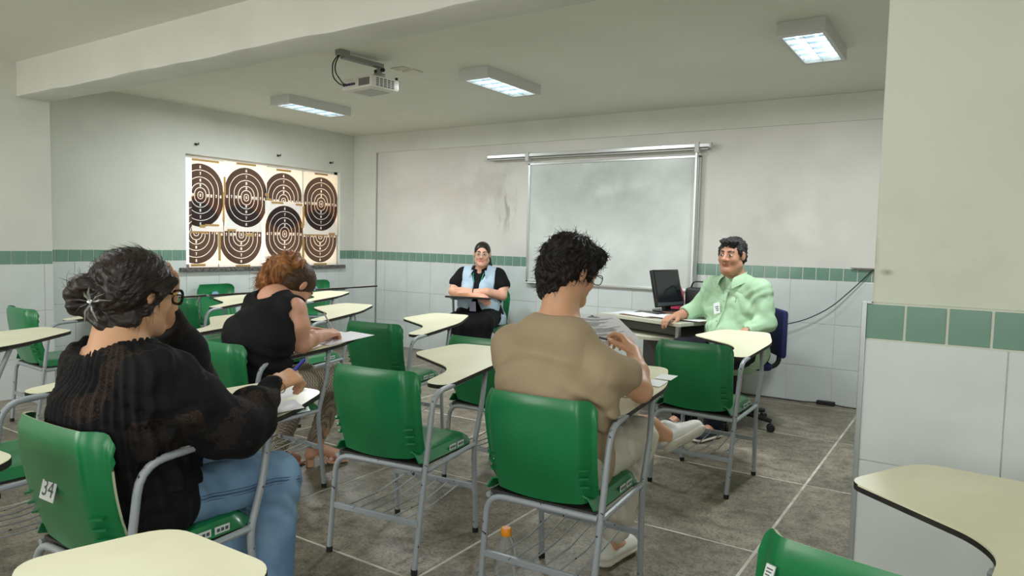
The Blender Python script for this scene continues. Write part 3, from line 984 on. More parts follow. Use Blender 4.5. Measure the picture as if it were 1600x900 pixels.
# black handbag beside it, pink bag behind it
M_bag = mat('black_leather', (24, 23, 24), 0.45, bump=.3, bscale=90)
bg_ = empty('black_bag', (0, 0, 0), 0, 'black leather bag standing on the desk right of the monitor', 'bag')
bg_.matrix_world = on_desk(-.53, .86, .749, 20)
MB().bbox(-.14, .12, -.05, .08, 0, .20, .03).build('bag_body', M_bag, bg_, smooth=True)
MB().bbox(.05, .12, -.06, -.03, .0, .215, .012).build('side_pocket', M_bag, bg_, smooth=True)
MB().tube(path([(-.10, .0, .19), (-.08, .0, .25), (.04, 0, .25), (.07, 0, .19)], .05), .007, 6).build('handle', M_bag, bg_, smooth=True)
M_pink = mat('pink_bag_cloth', (226, 70, 110), 0.6, rgb2=(240, 150, 90), nscale=11, contrast=(.34, .40))
pk = empty('pink_bag', (0, 0, 0), 0, 'pink patterned bag standing behind the monitor', 'bag')
pk.matrix_world = on_desk(-.79, .80, .749, 30)
q = MB()
prof = [(.085, .0, .045), (.095, .06, .05), (.085, .14, .042), (.06, .20, .028), (.04, .235, .012)]
vs = []
for w, z, d in prof:
    for k in range(20):
        a = 2 * math.pi * k / 20
        vs.append((w * math.copysign(abs(math.cos(a)) ** .7, math.cos(a)), d * math.copysign(abs(math.sin(a)) ** .7, math.sin(a)), z))
fs = [(i * 20 + k, i * 20 + (k + 1) % 20, (i + 1) * 20 + (k + 1) % 20, (i + 1) * 20 + k) for i in range(4) for k in range(20)]
fs += [tuple(range(19, -1, -1)), tuple(range(80, 100))]
q.add(vs, fs).build('bag_body', M_pink, pk, smooth=True)
MB().tube(path([(-.08, -.03, .0), (-.13, -.05, .09), (-.06, -.02, .18)], .06), .006, 6).build('strap', M_black, pk, smooth=True)

# office chair -----------------------------------------------------------
M_blueseat = mat('dark_blue_cloth', (26, 34, 84), 0.8, bump=.3, bscale=200)
oc = empty('office_chair', (-1.44, 5.20, 0), math.radians(120), 'dark blue office swivel chair on casters under the older man', 'office chair')
# local +y = front
MB().bbox(-.22, .22, -.2, .24, .43, .49, .025).build('seat', M_blueseat, oc, smooth=True)
MB().bbox(-.20, .20, -.30, -.255, .52, .86, .022, Matrix.Translation((0, 0, 0))).build('backrest', M_blueseat, oc, smooth=True)
MB().tube(path([(0, -.10, .42), (0, -.31, .43), (0, -.305, .62)], .08), .018, 8).build('back_bar', M_black, oc, smooth=True)
MB().lathe([(.028, .06), (.028, .25), (.018, .25), (.018, .43)], None, 14).build('gas_column', M_black, oc, smooth=True)
for k in range(5):
    a = math.radians(72 * k + 10)
    c_, s_ = math.cos(a), math.sin(a)
    ar = MB().tube([(0, 0, .105), (.15 * c_, .15 * s_, .095), (.29 * c_, .29 * s_, .075)], [.026, .022, .016], 8).build('star_leg', M_black, oc, smooth=True)
    Mx = Matrix.Translation((.29 * c_, .29 * s_, .028)) @ Matrix.Rotation(a + .6, 4, 'Z')
    q = MB()
    for s in (-1, 1):
        q.lathe([(.0, 0), (.024, .001), (.028, .006), (.028, .016), (.024, .02)], Mx @ Matrix.Translation((0, s * .013 - .01, 0)) @ Matrix.Rotation(-math.pi / 2, 4, 'X'), 14)
    q.build('caster', M_blackrub, ar, smooth=True)

# small things ---------------------------------------------------------
# water bottle under the young man's chair
M_pet = bpy.data.materials.new('clear_bottle_plastic'); M_pet.use_nodes = True
b = M_pet.node_tree.nodes['Principled BSDF']
b.inputs['Transmission Weight'].default_value = .93; b.inputs['Roughness'].default_value = .05; b.inputs['IOR'].default_value = 1.12
b.inputs['Base Color'].default_value = (.93, .96, .97, 1)
bt = empty('water_bottle', (-1.385, 2.105, 0), 0, 'clear plastic water bottle with orange cap on the floor', 'bottle')
prof = [(.028, 0), (.033, .006), (.034, .03), (.031, .036), (.034, .042), (.034, .10), (.031, .105), (.031, .115), (.034, .12), (.033, .155), (.024, .185), (.014, .20), (.0125, .207)]
MB().lathe(prof, None, 28).build('bottle_body', M_pet, bt, smooth=True)
MB().lathe([(.030, .004), (.031, .06)], None, 20).build('water', M_pet, bt, smooth=True)
q = MB().lathe([(.0165, .200), (.0175, .203), (.0175, .222), (.015, .225)], None, 24)
q.build('cap', mat('orange_cap', (244, 150, 20), .4), bt, smooth=True)
bt.scale = (1.12, 1.12, 1.14)
# ================================================================ people: bodies grown from smooth distance fields
V3 = lambda *a: np.array(a, float)


class Field:
    def __init__(s, h=.005):
        s.h = h; s.ops = []

    def cap(s, a, b, ra, rb=None, k=.02, sd=None, sf=1.0, op='add'):
        a = np.array(a, float); b = np.array(b, float); rb = ra if rb is None else rb
        if sd is not None:
            sd = np.array(sd, float); sd /= np.linalg.norm(sd)
        m = max(ra, rb) * max(1, sf) + max(k, .01) + 2 * s.h
        s.ops.append((op, 'cap', (a, b, ra, rb, sd, sf), k, np.minimum(a, b) - m, np.maximum(a, b) + m))
        return s

    def ell(s, c, r, R=None, k=.02, op='add'):
        c = np.array(c, float); r = np.array(r, float)
        R = np.eye(3) if R is None else np.array(R, float)
        m = (np.abs(R) @ r) + max(k, .01) + 2 * s.h
        s.ops.append((op, 'ell', (c, r, R), k, c - m, c + m))
        return s

    def chain(s, pts, rads, k=.02, **kw):
        for i in range(len(pts) - 1):
            s.cap(pts[i], pts[i + 1], rads[i], rads[i + 1], k, **kw)
        return s

    def func(s, f, lo, hi):
        """free modification F = f(F, X, Y, Z) inside a box"""
        s.ops.append(('func', f, None, 0, np.array(lo, float), np.array(hi, float)))
        return s

    def mesh(s, lo=None, hi=None):
        adds = [o for o in s.ops if o[0] == 'add']
        L = np.min([o[4] for o in adds], 0) if lo is None else np.array(lo, float)
        H = np.max([o[5] for o in adds], 0) if hi is None else np.array(hi, float)
        h = s.h
        n = np.ceil((H - L) / h).astype(int) + 1
        F = np.full(n, .06, np.float32)
        ax = [(L[i] + h * np.arange(n[i])).astype(np.float32) for i in range(3)]
        for op, kind, par, k, lo_, hi_ in s.ops:
            i0 = np.clip(np.floor((lo_ - L) / h).astype(int), 0, n); i1 = np.clip(np.ceil((hi_ - L) / h).astype(int) + 1, 0, n)
            if (i1 <= i0).any(): continue
            sl = tuple(slice(i0[i], i1[i]) for i in range(3))
            X, Y, Z = ax[0][sl[0]][:, None, None], ax[1][sl[1]][None, :, None], ax[2][sl[2]][None, None, :]
            A = F[sl]
            if op == 'func':
                F[sl] = kind(A, X, Y, Z); continue
            if kind == 'cap':
                a, b, ra, rb, sd, sf = par
                px, py, pz = X - a[0], Y - a[1], Z - a[2]
                ba = b - a
                if sd is not None:
                    t = (px * sd[0] + py * sd[1] + pz * sd[2]) * (1 / sf - 1)
                    px = px + t * sd[0]; py = py + t * sd[1]; pz = pz + t * sd[2]
                    ba = ba + sd * (ba @ sd) * (1 / sf - 1)
                bb = max(ba @ ba, 1e-9)
                t = np.clip((px * ba[0] + py * ba[1] + pz * ba[2]) / bb, 0, 1)
                d = np.sqrt((px - t * ba[0]) ** 2 + (py - t * ba[1]) ** 2 + (pz - t * ba[2]) ** 2) - (ra + (rb - ra) * t)
            else:
                c, r, R = par
                px, py, pz = X - c[0], Y - c[1], Z - c[2]
                q = [px * R[0, i] + py * R[1, i] + pz * R[2, i] for i in range(3)]
                k0 = np.sqrt((q[0] / r[0]) ** 2 + (q[1] / r[1]) ** 2 + (q[2] / r[2]) ** 2)
                k1 = np.sqrt((q[0] / r[0] ** 2) ** 2 + (q[1] / r[1] ** 2) ** 2 + (q[2] / r[2] ** 2) ** 2)
                d = k0 * (k0 - 1) / np.maximum(k1, 1e-6)
            k = max(k, 1e-4)
            if op == 'add':
                hh = np.maximum(k - np.abs(A - d), 0) / k
                F[sl] = np.minimum(A, d) - hh * hh * k * .25
            elif op == 'sub':
                d = -d
                hh = np.maximum(k - np.abs(A - d), 0) / k
                F[sl] = np.maximum(A, d) + hh * hh * k * .25
            elif op == 'and':
                G = np.full_like(F, 1.0); G[sl] = d
                F = np.maximum(F, G)
        return nets(F, L, h)


def nets(F, L, h):
    """surface nets"""
    F = F.copy()
    F[0] = F[-1] = 1; F[:, 0] = F[:, -1] = 1; F[:, :, 0] = F[:, :, -1] = 1
    S = F < 0
    n = np.array(F.shape)
    c = S[:-1, :-1, :-1].astype(np.int8)
    tot = np.zeros(n - 1, np.int8)
    for dx in (0, 1):
        for dy in (0, 1):
            for dz in (0, 1):
                tot += S[dx:n[0] - 1 + dx, dy:n[1] - 1 + dy, dz:n[2] - 1 + dz]
    cells = np.argwhere((tot > 0) & (tot < 8))
    if len(cells) == 0: return np.zeros((0, 3)), np.zeros((0, 4), int)
    idx = np.full(n - 1, -1, np.int32)
    idx[tuple(cells.T)] = np.arange(len(cells))
    acc = np.zeros((len(cells), 3)); cnt = np.zeros(len(cells))
    corners = [(0, 0, 0), (1, 0, 0), (0, 1, 0), (1, 1, 0), (0, 0, 1), (1, 0, 1), (0, 1, 1), (1, 1, 1)]
    val = {q: F[cells[:, 0] + q[0], cells[:, 1] + q[1], cells[:, 2] + q[2]] for q in corners}
    for a in corners:
        for d in range(3):
            if a[d]: continue
            b = list(a); b[d] = 1; b = tuple(b)
            va, vb = val[a], val[b]
            m = (va < 0) != (vb < 0)
            t = np.where(m, va / np.where(m, va - vb, 1), 0)
            p = np.tile(np.array(a, float), (len(cells), 1)); p[:, d] += t
            acc[m] += p[m]; cnt[m] += 1
    V = L + h * (cells + acc / cnt[:, None])
    quads = []
    for d in range(3):
        sl0 = [slice(None)] * 3; sl1 = [slice(None)] * 3
        sl0[d] = slice(0, -1); sl1[d] = slice(1, None)
        A, B = S[tuple(sl0)], S[tuple(sl1)]
        e = np.argwhere(A != B)
        if len(e) == 0: continue
        u, w = (d + 1) % 3, (d + 2) % 3
        e = e[(e[:, u] > 0) & (e[:, w] > 0) & (e[:, u] < n[u] - 1) & (e[:, w] < n[w] - 1)]
        ins = A[tuple(e.T)]

        def g(du, dw):
            q = e.copy(); q[:, u] -= du; q[:, w] -= dw
            return idx[tuple(q.T)]
        q = np.stack([g(1, 1), g(0, 1), g(0, 0), g(1, 0)], 1)
        q[~ins] = q[~ins][:, ::-1]
        quads.append(q)
    Q = np.concatenate(quads)
    Q = Q[(Q >= 0).all(1)]
    return V, Q


def np_mesh(name, V, Q, mats, parent=None, attrs=None, mi=None):
    me = bpy.data.meshes.new(name)
    me.vertices.add(len(V)); me.vertices.foreach_set('co', np.asarray(V, np.float32).ravel())
    me.loops.add(Q.size); me.loops.foreach_set('vertex_index', Q.astype(np.int32).ravel())
    me.polygons.add(len(Q)); me.polygons.foreach_set('loop_start', np.arange(len(Q)) * Q.shape[1])
    me.polygons.foreach_set('use_smooth', np.ones(len(Q), bool))
    for m in (mats if isinstance(mats, (list, tuple)) else [mats]): me.materials.append(m)
    if mi is not None: me.polygons.foreach_set('material_index', mi)
    for k, v in (attrs or {}).items():
        at = me.attributes.new(k, 'FLOAT', 'POINT'); at.data.foreach_set('value', np.asarray(v, np.float32))
    me.update(); me.validate()
    return link(name, me, parent)


def smooth_step(a, b, x):
    t = np.clip((x - a) / (b - a), 0, 1)
    return t * t * (3 - 2 * t)


def capd(P, a, b, r):
    a = np.array(a, float); b = np.array(b, float); ba = b - a
    t = np.clip(((P - a) @ ba) / max(ba @ ba, 1e-9), 0, 1)
    return np.linalg.norm(P - a - t[:, None] * ba, axis=1) - r


class Frame:
    """origin + yaw (0 faces +y), pitch (down positive), roll"""

    def __init__(s, o, yaw=0, pitch=0, roll=0):
        s.o = np.array(o, float)
        Rz = np.array(Matrix.Rotation(math.radians(yaw), 3, 'Z')); Rx = np.array(Matrix.Rotation(math.radians(-pitch), 3, 'X')); Ry = np.array(Matrix.Rotation(math.radians(roll), 3, 'Y'))
        s.R = Rz @ Rx @ Ry

    def __call__(s, x, y, z):
        return s.o + s.R @ np.array([x, y, z], float)

    def d(s, x, y, z):
        return s.R @ np.array([x, y, z], float)

    def inv(s, P):
        return (np.asarray(P) - s.o) @ s.R


def skin_mat(name, rgb, lip, brow, cheek=None):
    m = mat(name, rgb, .48, sss=.12, noise=.06, nscale=14, bump=.12, bscale=220, bdist=.001)
    nt = m.node_tree; b = nt.nodes['Principled BSDF']
    src = b.inputs['Base Color'].links[0].from_socket
    for an, col in (('cheek', cheek or tuple(int(v * q) for v, q in zip(rgb, (.98, .84, .80)))), ('lip', lip), ('brow', brow)):
        at = nt.nodes.new('ShaderNodeAttribute'); at.attribute_name = an
        mx = nt.nodes.new('ShaderNodeMixRGB'); mx.inputs[2].default_value = (*lin(col), 1)
        nt.links.new(at.outputs['Fac'], mx.inputs[0]); nt.links.new(src, mx.inputs[1])
        src = mx.outputs[0]
    nt.links.new(src, b.inputs['Base Color'])
    return m


def head_prims(F, H, s=1.0, ears=True, fat=0.0, nose=1.0):
    q = lambda x, y, z: H(x * s, y * s, z * s)
    R = H.R
    F.ell(q(0, -.018, .030), np.array([.074, .094, .084]) * s, R, k=.02)
    F.ell(q(0, .030, -.028), np.array([.058 + fat * .5, .060, .082]) * s, R, k=.03)
    F.cap(q(-.050, .0, -.060), q(-.012, .066, -.094), (.018 + fat) * s, .018 * s, k=.03)
    F.cap(q(.050, .0, -.060), q(.012, .066, -.094), (.018 + fat) * s, .018 * s, k=.03)
    F.ell(q(0, .070, -.094), np.array([.020, .018, .016]) * s, R, k=.018)
    F.cap(q(-.034, .074, .030), q(.034, .074, .030), .012 * s, k=.014)
    for sx in (-1, 1):
        F.ell(q(sx * .031, .102, .008), np.array([.017, .018, .0115]) * s, R, k=.014, op='sub')
        F.ell(q(sx * .038, .056, -.024), np.array([.022, .022, .022]) * (1 + fat * 8) * s, R, k=.02)
        F.ell(q(sx * .031, .074, .0085), np.array([.0145, .0145, .0135]) * s, R, k=.003)     # eyelids
    F.cap(q(0, .086, .018), q(0, .104 * nose ** .3, -.022), .007 * s, .0115 * nose * s, k=.010)
    for sx in (-1, 1):
        F.ell(q(sx * .012 * nose, .094, -.026), np.array([.0085, .010, .008]) * nose * s, R, k=.007)
    F.cap(q(-.018, .083, -.051), q(.018, .083, -.051), .0062 * s, k=.005)
    F.cap(q(0, .088, -.0505), q(0, .0885, -.051), .0062 * s, k=.006)
    F.cap(q(-.015, .082, -.062), q(.015, .082, -.062), .0072 * s, k=.005)
    F.cap(q(-.022, .093, -.0565), q(.022, .093, -.0565), .0022 * s, k=.003, op='sub')
    if ears:
        for sx in (-1, 1):
            F.ell(q(sx * .079, -.008, .002), np.array([.0085, .019, .031]) * s, R @ np.array(Matrix.Rotation(sx * .35, 3, 'Z')), k=.006)
            F.ell(q(sx * .090, -.002, .006), np.array([.006, .011, .018]) * s, R, k=.004, op='sub')


def face_attrs(V, H, s=1.0, browr=.0045):
    P = H.inv(V) / s
    lip = 1 - smooth_step(0, .004, np.minimum(np.minimum(capd(P, (-.020, .084, -.0515), (.020, .084, -.0515), .006), capd(P, (-.015, .084, -.062), (.015, .084, -.062), .007)), 9))
    br = 9
    for sx in (-1, 1):
        br = np.minimum(br, np.minimum(capd(P, (sx * .016, .088, .029), (sx * .034, .082, .034), browr), capd(P, (sx * .034, .082, .034), (sx * .050, .068, .028), browr * .8)))
    brow = 1 - smooth_step(0, .004, br)
    lash = 9
    for sx in (-1, 1):
        lash = np.minimum(lash, capd(P, (sx * .018, .086, .0125), (sx * .044, .082, .0125), .0018))
    brow = np.maximum(brow, .8 * (1 - smooth_step(0, .003, lash)))
    ch = .0
    for sx in (-1, 1):
        ch = np.maximum(ch, .45 * (1 - smooth_step(.0, .03, np.linalg.norm(P - np.array([sx * .040, .068, -.026]), axis=1))))
    ch = np.maximum(ch, .5 * (1 - smooth_step(.0, .018, np.linalg.norm(P - np.array([0, .108, -.022]), axis=1))))
    near = np.linalg.norm(P, axis=1) < .16
    return dict(lip=lip * near, brow=brow * near, cheek=ch * near)


M_eye = mat('eye_white', (226, 220, 212), .25)
M_iris = mat('dark_iris', (34, 22, 16), .2)


def eyes(H, parent, s=1.0, look=(0, 1, -.05)):
    """two small eyeballs with dark irises, lids are part of the body"""
    for sx in (-1, 1):
        c = H(sx * .031 * s, .0765 * s, .0065 * s)
        T = Matrix.Translation(Vector(c)) @ Matrix([list(r) for r in H.R]).to_4x4()
        q = MB()
        q.lathe([(.0135 * s * math.sin(a), -.0135 * s * math.cos(a)) for a in np.linspace(.02, math.pi - .02, 10)], T @ Matrix.Diagonal((1, 1, .62, 1)), 14)
        e = q.build('eyeball', M_eye, parent, smooth=True)
        MB().lathe([(.0062 * s, 0), (.0055 * s, .002), (.002 * s, .003)], T @ Matrix.Translation((0, .0118 * s, 0)) @ Matrix.Rotation(-math.pi / 2, 4, 'X'), 12).build('iris', M_iris, e, smooth=True)


def hand(F, wrist, d, n, side, curls, thumb, s=1.0, spread=.0, k=.004):
    """d: towards the fingers, n: out of the back of the hand; side +1: thumb towards cross(d, n)"""
    w = np.array(wrist, float); d = np.array(d, float); d /= np.linalg.norm(d)
    n = np.array(n, float); n -= d * (n @ d); n /= np.linalg.norm(n)
    t = np.cross(d, n) * side          # towards the thumb
    at = lambda a, b, c: w + (d * a + t * b + n * c) * s
    F.cap(at(-.01, 0, 0), at(.03, .004, 0), .024 * s, .022 * s, k=.02, sd=n, sf=.8)
    for b in (.026, .009, -.009, -.025):
        F.cap(at(.015, b * .7, 0), at(.078 - abs(b - .005) * .25, b, .002), .014 * s, .0115 * s, k=.010)
    tips = []
    for i, (b, L, cu) in enumerate(zip((.029, .010, -.010, -.028), (.92, 1.0, .94, .76), curls)):
        p = np.array([.082 - abs(b - .005) * .25, b, .002])
        ang = 0
        pts = [p.copy()]
        yaw = spread * b / .03
        for seg, (ll, a) in enumerate(zip((.044, .027, .022), cu)):
            ang += math.radians(a)
            p = p + np.array([math.cos(ang) * math.cos(yaw), math.sin(yaw) * math.cos(ang), -math.sin(ang)]) * ll * L
            pts.append(p.copy())
        W = [at(*q) for q in pts]
        F.chain(W, [.0100 * s, .0092 * s, .0082 * s, .0068 * s], k=.0025 if s > .9 else k)
        tips.append(W[-1])
    tp = [np.array([.012, .022, -.004])]
    for a in thumb:
        tp.append(tp[-1] + np.array(a, float))
    W = [at(*q) for q in tp]
    F.chain(W, [.0165 * s, .0125 * s, .0108 * s, .0085 * s][:len(W)], k=.006)
    return tips, W[-1]


def folds(scale, amp, seed, stretch=(1, 1, 1)):
    r = np.random.RandomState(seed)
    D = r.normal(size=(5, 3)); D /= np.linalg.norm(D, axis=1)[:, None]
    D = D * np.array(stretch)
    ph = r.uniform(0, 6.28, 10)

    def f(A, X, Y, Z):
        w1 = np.sin((D[0, 0] * X + D[0, 1] * Y + D[0, 2] * Z) * scale * .5 + ph[0])
        w2 = np.sin((D[1, 0] * X + D[1, 1] * Y + D[1, 2] * Z) * scale * .7 + ph[1] + 1.5 * w1)
        v = np.sin((D[2, 0] * X + D[2, 1] * Y + D[2, 2] * Z) * scale + 2.2 * w2 + ph[2])
        v2 = np.sin((D[3, 0] * X + D[3, 1] * Y + D[3, 2] * Z) * scale * 1.9 + 2.0 * w1 + ph[3])
        v = 1 - 2 * np.abs(v) ** .7
        return A + amp * (.7 * v + .35 * v2)
    return f


def torso(F, pel, chest, neck, ls, rs, t=0.0, wid=1.0, dep=1.0, belly=0.0, bust=0.0, hipw=.10, sh=.060, R=None):
    """pel, chest, neck: centres; ls, rs: shoulder joints; t: extra thickness"""
    pel, chest, neck, ls, rs = [np.array(a, float) for a in (pel, chest, neck, ls, rs)]
    r = (rs - ls); r /= np.linalg.norm(r)
    up = (chest - pel); up /= np.linalg.norm(up)
    f = np.cross(up, r); f /= np.linalg.norm(f)
    mid = (ls + rs) / 2
    F.cap(pel - r * hipw * .75, pel + r * hipw * .75, .112 * dep + t, k=.05)
    F.cap(pel + up * .05, chest, .106 * dep + t, .108 * dep + t, k=.09, sd=r, sf=1.36 * wid)
    F.cap(chest + up * .0, mid - up * .055, .104 * dep + t, .074 + t, k=.11, sd=r, sf=1.56 * wid)
    for p in (ls, rs):
        F.cap(neck - up * .020, p - up * .004, .046 + t, sh * .84 + t, k=.07)
        F.cap(p - up * .01, p - up * .04, sh * .94 + t, k=.04)
    if belly:
        F.ell((pel + chest) / 2 + f * (.055 + belly * .3) - up * .02, (.14 * wid + t, .09 + belly + t, .13 + t), np.stack([r, f, up], 1), k=.06)
    if bust:
        for s_ in (-1, 1):
            F.ell(chest + f * (.085) + r * s_ * .072 + up * .02, (.066 + t, .05 + bust + t, .066 + t), np.stack([r, f, up], 1), k=.05)
    return r, f, up


def hair_strands(name, V, Q, H, n, length, m, parent, seed, rad=.0009, flow=None, lift=.25, mask=None, curl=.3):
    """short strands rooted on the hair mesh, following a flow in head space"""
    rs = np.random.RandomState(seed)
    P = V[Q]
    nrm = np.cross(P[:, 1] - P[:, 0], P[:, 3] - P[:, 0]); nrm /= np.linalg.norm(nrm, axis=1)[:, None] + 1e-9
    C_ = P.mean(1)
    idx = np.arange(len(Q))
    if mask is not None: idx = idx[mask(H.inv(C_[idx]))]
    pick = rs.choice(idx, n)
    vs = []; fs = []
    for i in pick:
        c = C_[i]; nn = nrm[i]
        fl_ = np.array(flow(H.inv(c[None])[0]), float); fl_ = H.R @ fl_
        fl_ = fl_ + rs.normal(size=3) * curl
        fl_ -= nn * (fl_ @ nn); fl_ /= np.linalg.norm(fl_) + 1e-9
        L = length * rs.uniform(.5, 1.2)
        a1 = lift * rs.uniform(.1, 1)
        side = np.cross(fl_, nn)
        bend = rs.normal() * .5 * min(1, curl * 3)
        o = len(vs)
        p = c - nn * .002
        for k_ in range(4):
            u = k_ / 3
            q = p + fl_ * L * u + nn * L * (a1 * u * (1.3 - u)) + side * bend * L * u * u * .5
            rr = rad * (1.15 - u * .9)
            for a in (0, 2.09, 4.19):
                vs.append(q + (nn * math.cos(a) + side * math.sin(a)) * rr)
        for k_ in range(3):
            for j in range(3):
                a = o + k_ * 3 + j; b = o + k_ * 3 + (j + 1) % 3
                fs.append((a, b, b + 3, a + 3))
    o = np_mesh(name, np.array(vs), np.array(fs), m, parent)
    return o


def chair_clip(F, cx, cy, deg, m=.006, zmax=.80):
    """keep a body in front of the backrest and on top of the seat of its chair"""
    a = math.radians(deg); ca, sa = math.cos(a), math.sin(a)

    def f(A, X, Y, Z):
        x = (X - cx) * ca + (Y - cy) * sa
        y = -(X - cx) * sa + (Y - cy) * ca
        q = np.clip((Z - .43) / .365, 0, 1.1)
        yb = -.198 - .075 * q - .018 * np.sin(np.pi * np.clip(q, 0, 1)) + .05 * np.clip((np.abs(x) / .21 - .62) / .38, 0, 1.2) ** 1.6 + .016 * (x / .21) ** 2 + m
        B = np.where(Z < zmax, yb - y, (yb - y) - (Z - zmax) * 1.2)
        B = np.where(np.abs(x) < .235, B, -1)
        C2 = np.where((y > -.24) & (y < .24) & (np.abs(x) < .205), .458 - Z, -1)
        return np.maximum(np.maximum(A, B), C2)
    F.func(f, (cx - .4, cy - .45, .38), (cx + .4, cy + .3, zmax + .12))


def cloth_mat(name, rgb, **k):
    k.setdefault('bump', .25); k.setdefault('bscale', 320); k.setdefault('bdist', .0012)
    return mat(name, rgb, .85, spec=.25, **k)


def person(label, loc):
    r = empty('person', loc, 0, label, 'person', 'people in the classroom')
    return r


def rebase(o, root):
    """children keep world coordinates although the root sits at the seat"""
    o.matrix_parent_inverse = Matrix.Identity(4)
    o.location = Vector(o.location) - Vector(root.location)


def finish(root):
    for ch in root.children:
        if ch.get('placed') is None:
            ch.location = Vector(ch.location) - Vector(root.location)


def shoe(F, heel, toe, up=(0, 0, 1), w=.042, h=.05):
    heel = np.array(heel, float); toe = np.array(toe, float); up = np.array(up, float)
    d = toe - heel; L = np.linalg.norm(d); d /= L
    up -= d * (up @ d); up /= np.linalg.norm(up)
    a = heel + d * w * .9; b = toe - d * w
    F.cap(a + up * h * .5, b + up * h * .36, w * .86, w * .92, k=.02, sd=up, sf=.62)
    F.cap(a + up * h * .9, a + up * h * 1.3 + d * .02, w * .82, w * .80, k=.03)
    F.cap(a + up * h * .9 + d * .05, b + up * h * .5, w * .62, w * .55, k=.03)
M_hair_black = mat('black_hair', (20, 17, 17), .5, spec=.22, rgb2=(38, 31, 29), nscale=60, bump=.6, bscale=160, bdist=.003, stretch=(1, 1, .25))
M_hair_brown = mat('dark_brown_hair', (20, 16, 15), .36, spec=.28, rgb2=(46, 35, 29), nscale=26, bump=.6, bscale=120, bdist=.003, stretch=(1, 1, .3), contrast=(.3, .8))
M_hair_red = mat('ginger_hair', (176, 118, 66), .42, rgb2=(112, 68, 38), nscale=40, bump=.8, bscale=110, bdist=.004, stretch=(1, .5, .35))
M_hair_grey = mat('greying_dark_hair', (26, 25, 26), .55, spec=.2, rgb2=(58, 57, 57), nscale=70, bump=.7, bscale=160, bdist=.003, contrast=(.42, .7))
M_shoe_white = mat('white_leather', (222, 220, 212), .5, bump=.1, bscale=90)
M_sole = mat('pale_sole', (206, 200, 186), .6)
M_pen = mat('blue_pen', (40, 40, 150), .35)
M_penb = mat('black_pen', (20, 20, 22), .35)
M_metal = mat('silver_metal', (190, 190, 188), .25, metal=.9)
M_gold = mat('gold_metal', (200, 160, 80), .3, metal=.9)
M_lens = bpy.data.materials.new('spectacle_lens'); M_lens.use_nodes = True
nt = M_lens.node_tree; nt.nodes.clear()
ou = nt.nodes.new('ShaderNodeOutputMaterial'); gl = nt.nodes.new('ShaderNodeBsdfGlossy'); tr = nt.nodes.new('ShaderNodeBsdfTransparent'); mi = nt.nodes.new('ShaderNodeMixShader')
gl.inputs['Roughness'].default_value = .03; mi.inputs[0].default_value = .10; tr.inputs[0].default_value = (.93, .95, .95, 1)
nt.links.new(tr.outputs[0], mi.inputs[1]); nt.links.new(gl.outputs[0], mi.inputs[2]); nt.links.new(mi.outputs[0], ou.inputs[0])


def glasses(H, parent, s, m, r=.0022, w=.026, h=.019, temple=True, label=None):
    """spectacles: rims, lenses, temples; returned as one top-level thing worn on the face"""
    g = empty('spectacles', Vector(H(0, .10 * s, .005 * s)), 0, label, 'glasses')
    off = Vector(g.location)
    q = MB()
    for sx in (-1, 1):
        ring = []
        for k in range(25):
            a = 2 * math.pi * k / 24
            x = sx * .033 + w * math.copysign(abs(math.cos(a)) ** .75, math.cos(a)); z = .004 + h * math.copysign(abs(math.sin(a)) ** .75, math.sin(a))
            ring.append(Vector(H(x * s, (.105 - .10 * max(0, abs(x) - .03)) * s, z * s)) - off)
        q.tube(ring, r, 6, caps=False)
        c = sum(ring[:-1], Vector()) / 24
        o = len(ring) - 1
        MB().add([c] + ring[:-1], [(0, k + 1, (k + 1) % o + 1) for k in range(o)]).build('lens', M_lens, g)
    q.tube([Vector(H(-.008 * s, .107 * s, .010 * s)) - off, Vector(H(0, .110 * s, .012 * s)) - off, Vector(H(.008 * s, .107 * s, .010 * s)) - off], r, 6)
    q.build('rim', m, g, smooth=True)
    for sx in (-1, 1):
        p = [H(sx * .058 * s, .100 * s, .012 * s), H(sx * .074 * s, .07 * s, .012 * s), H(sx * .081 * s, .0, .012 * s), H(sx * .080 * s, -.022 * s, -.006 * s)]
        MB().tube(path([Vector(v) - off for v in p], .01), r, 6).build('temple_arm', m, g, smooth=True)
    return g


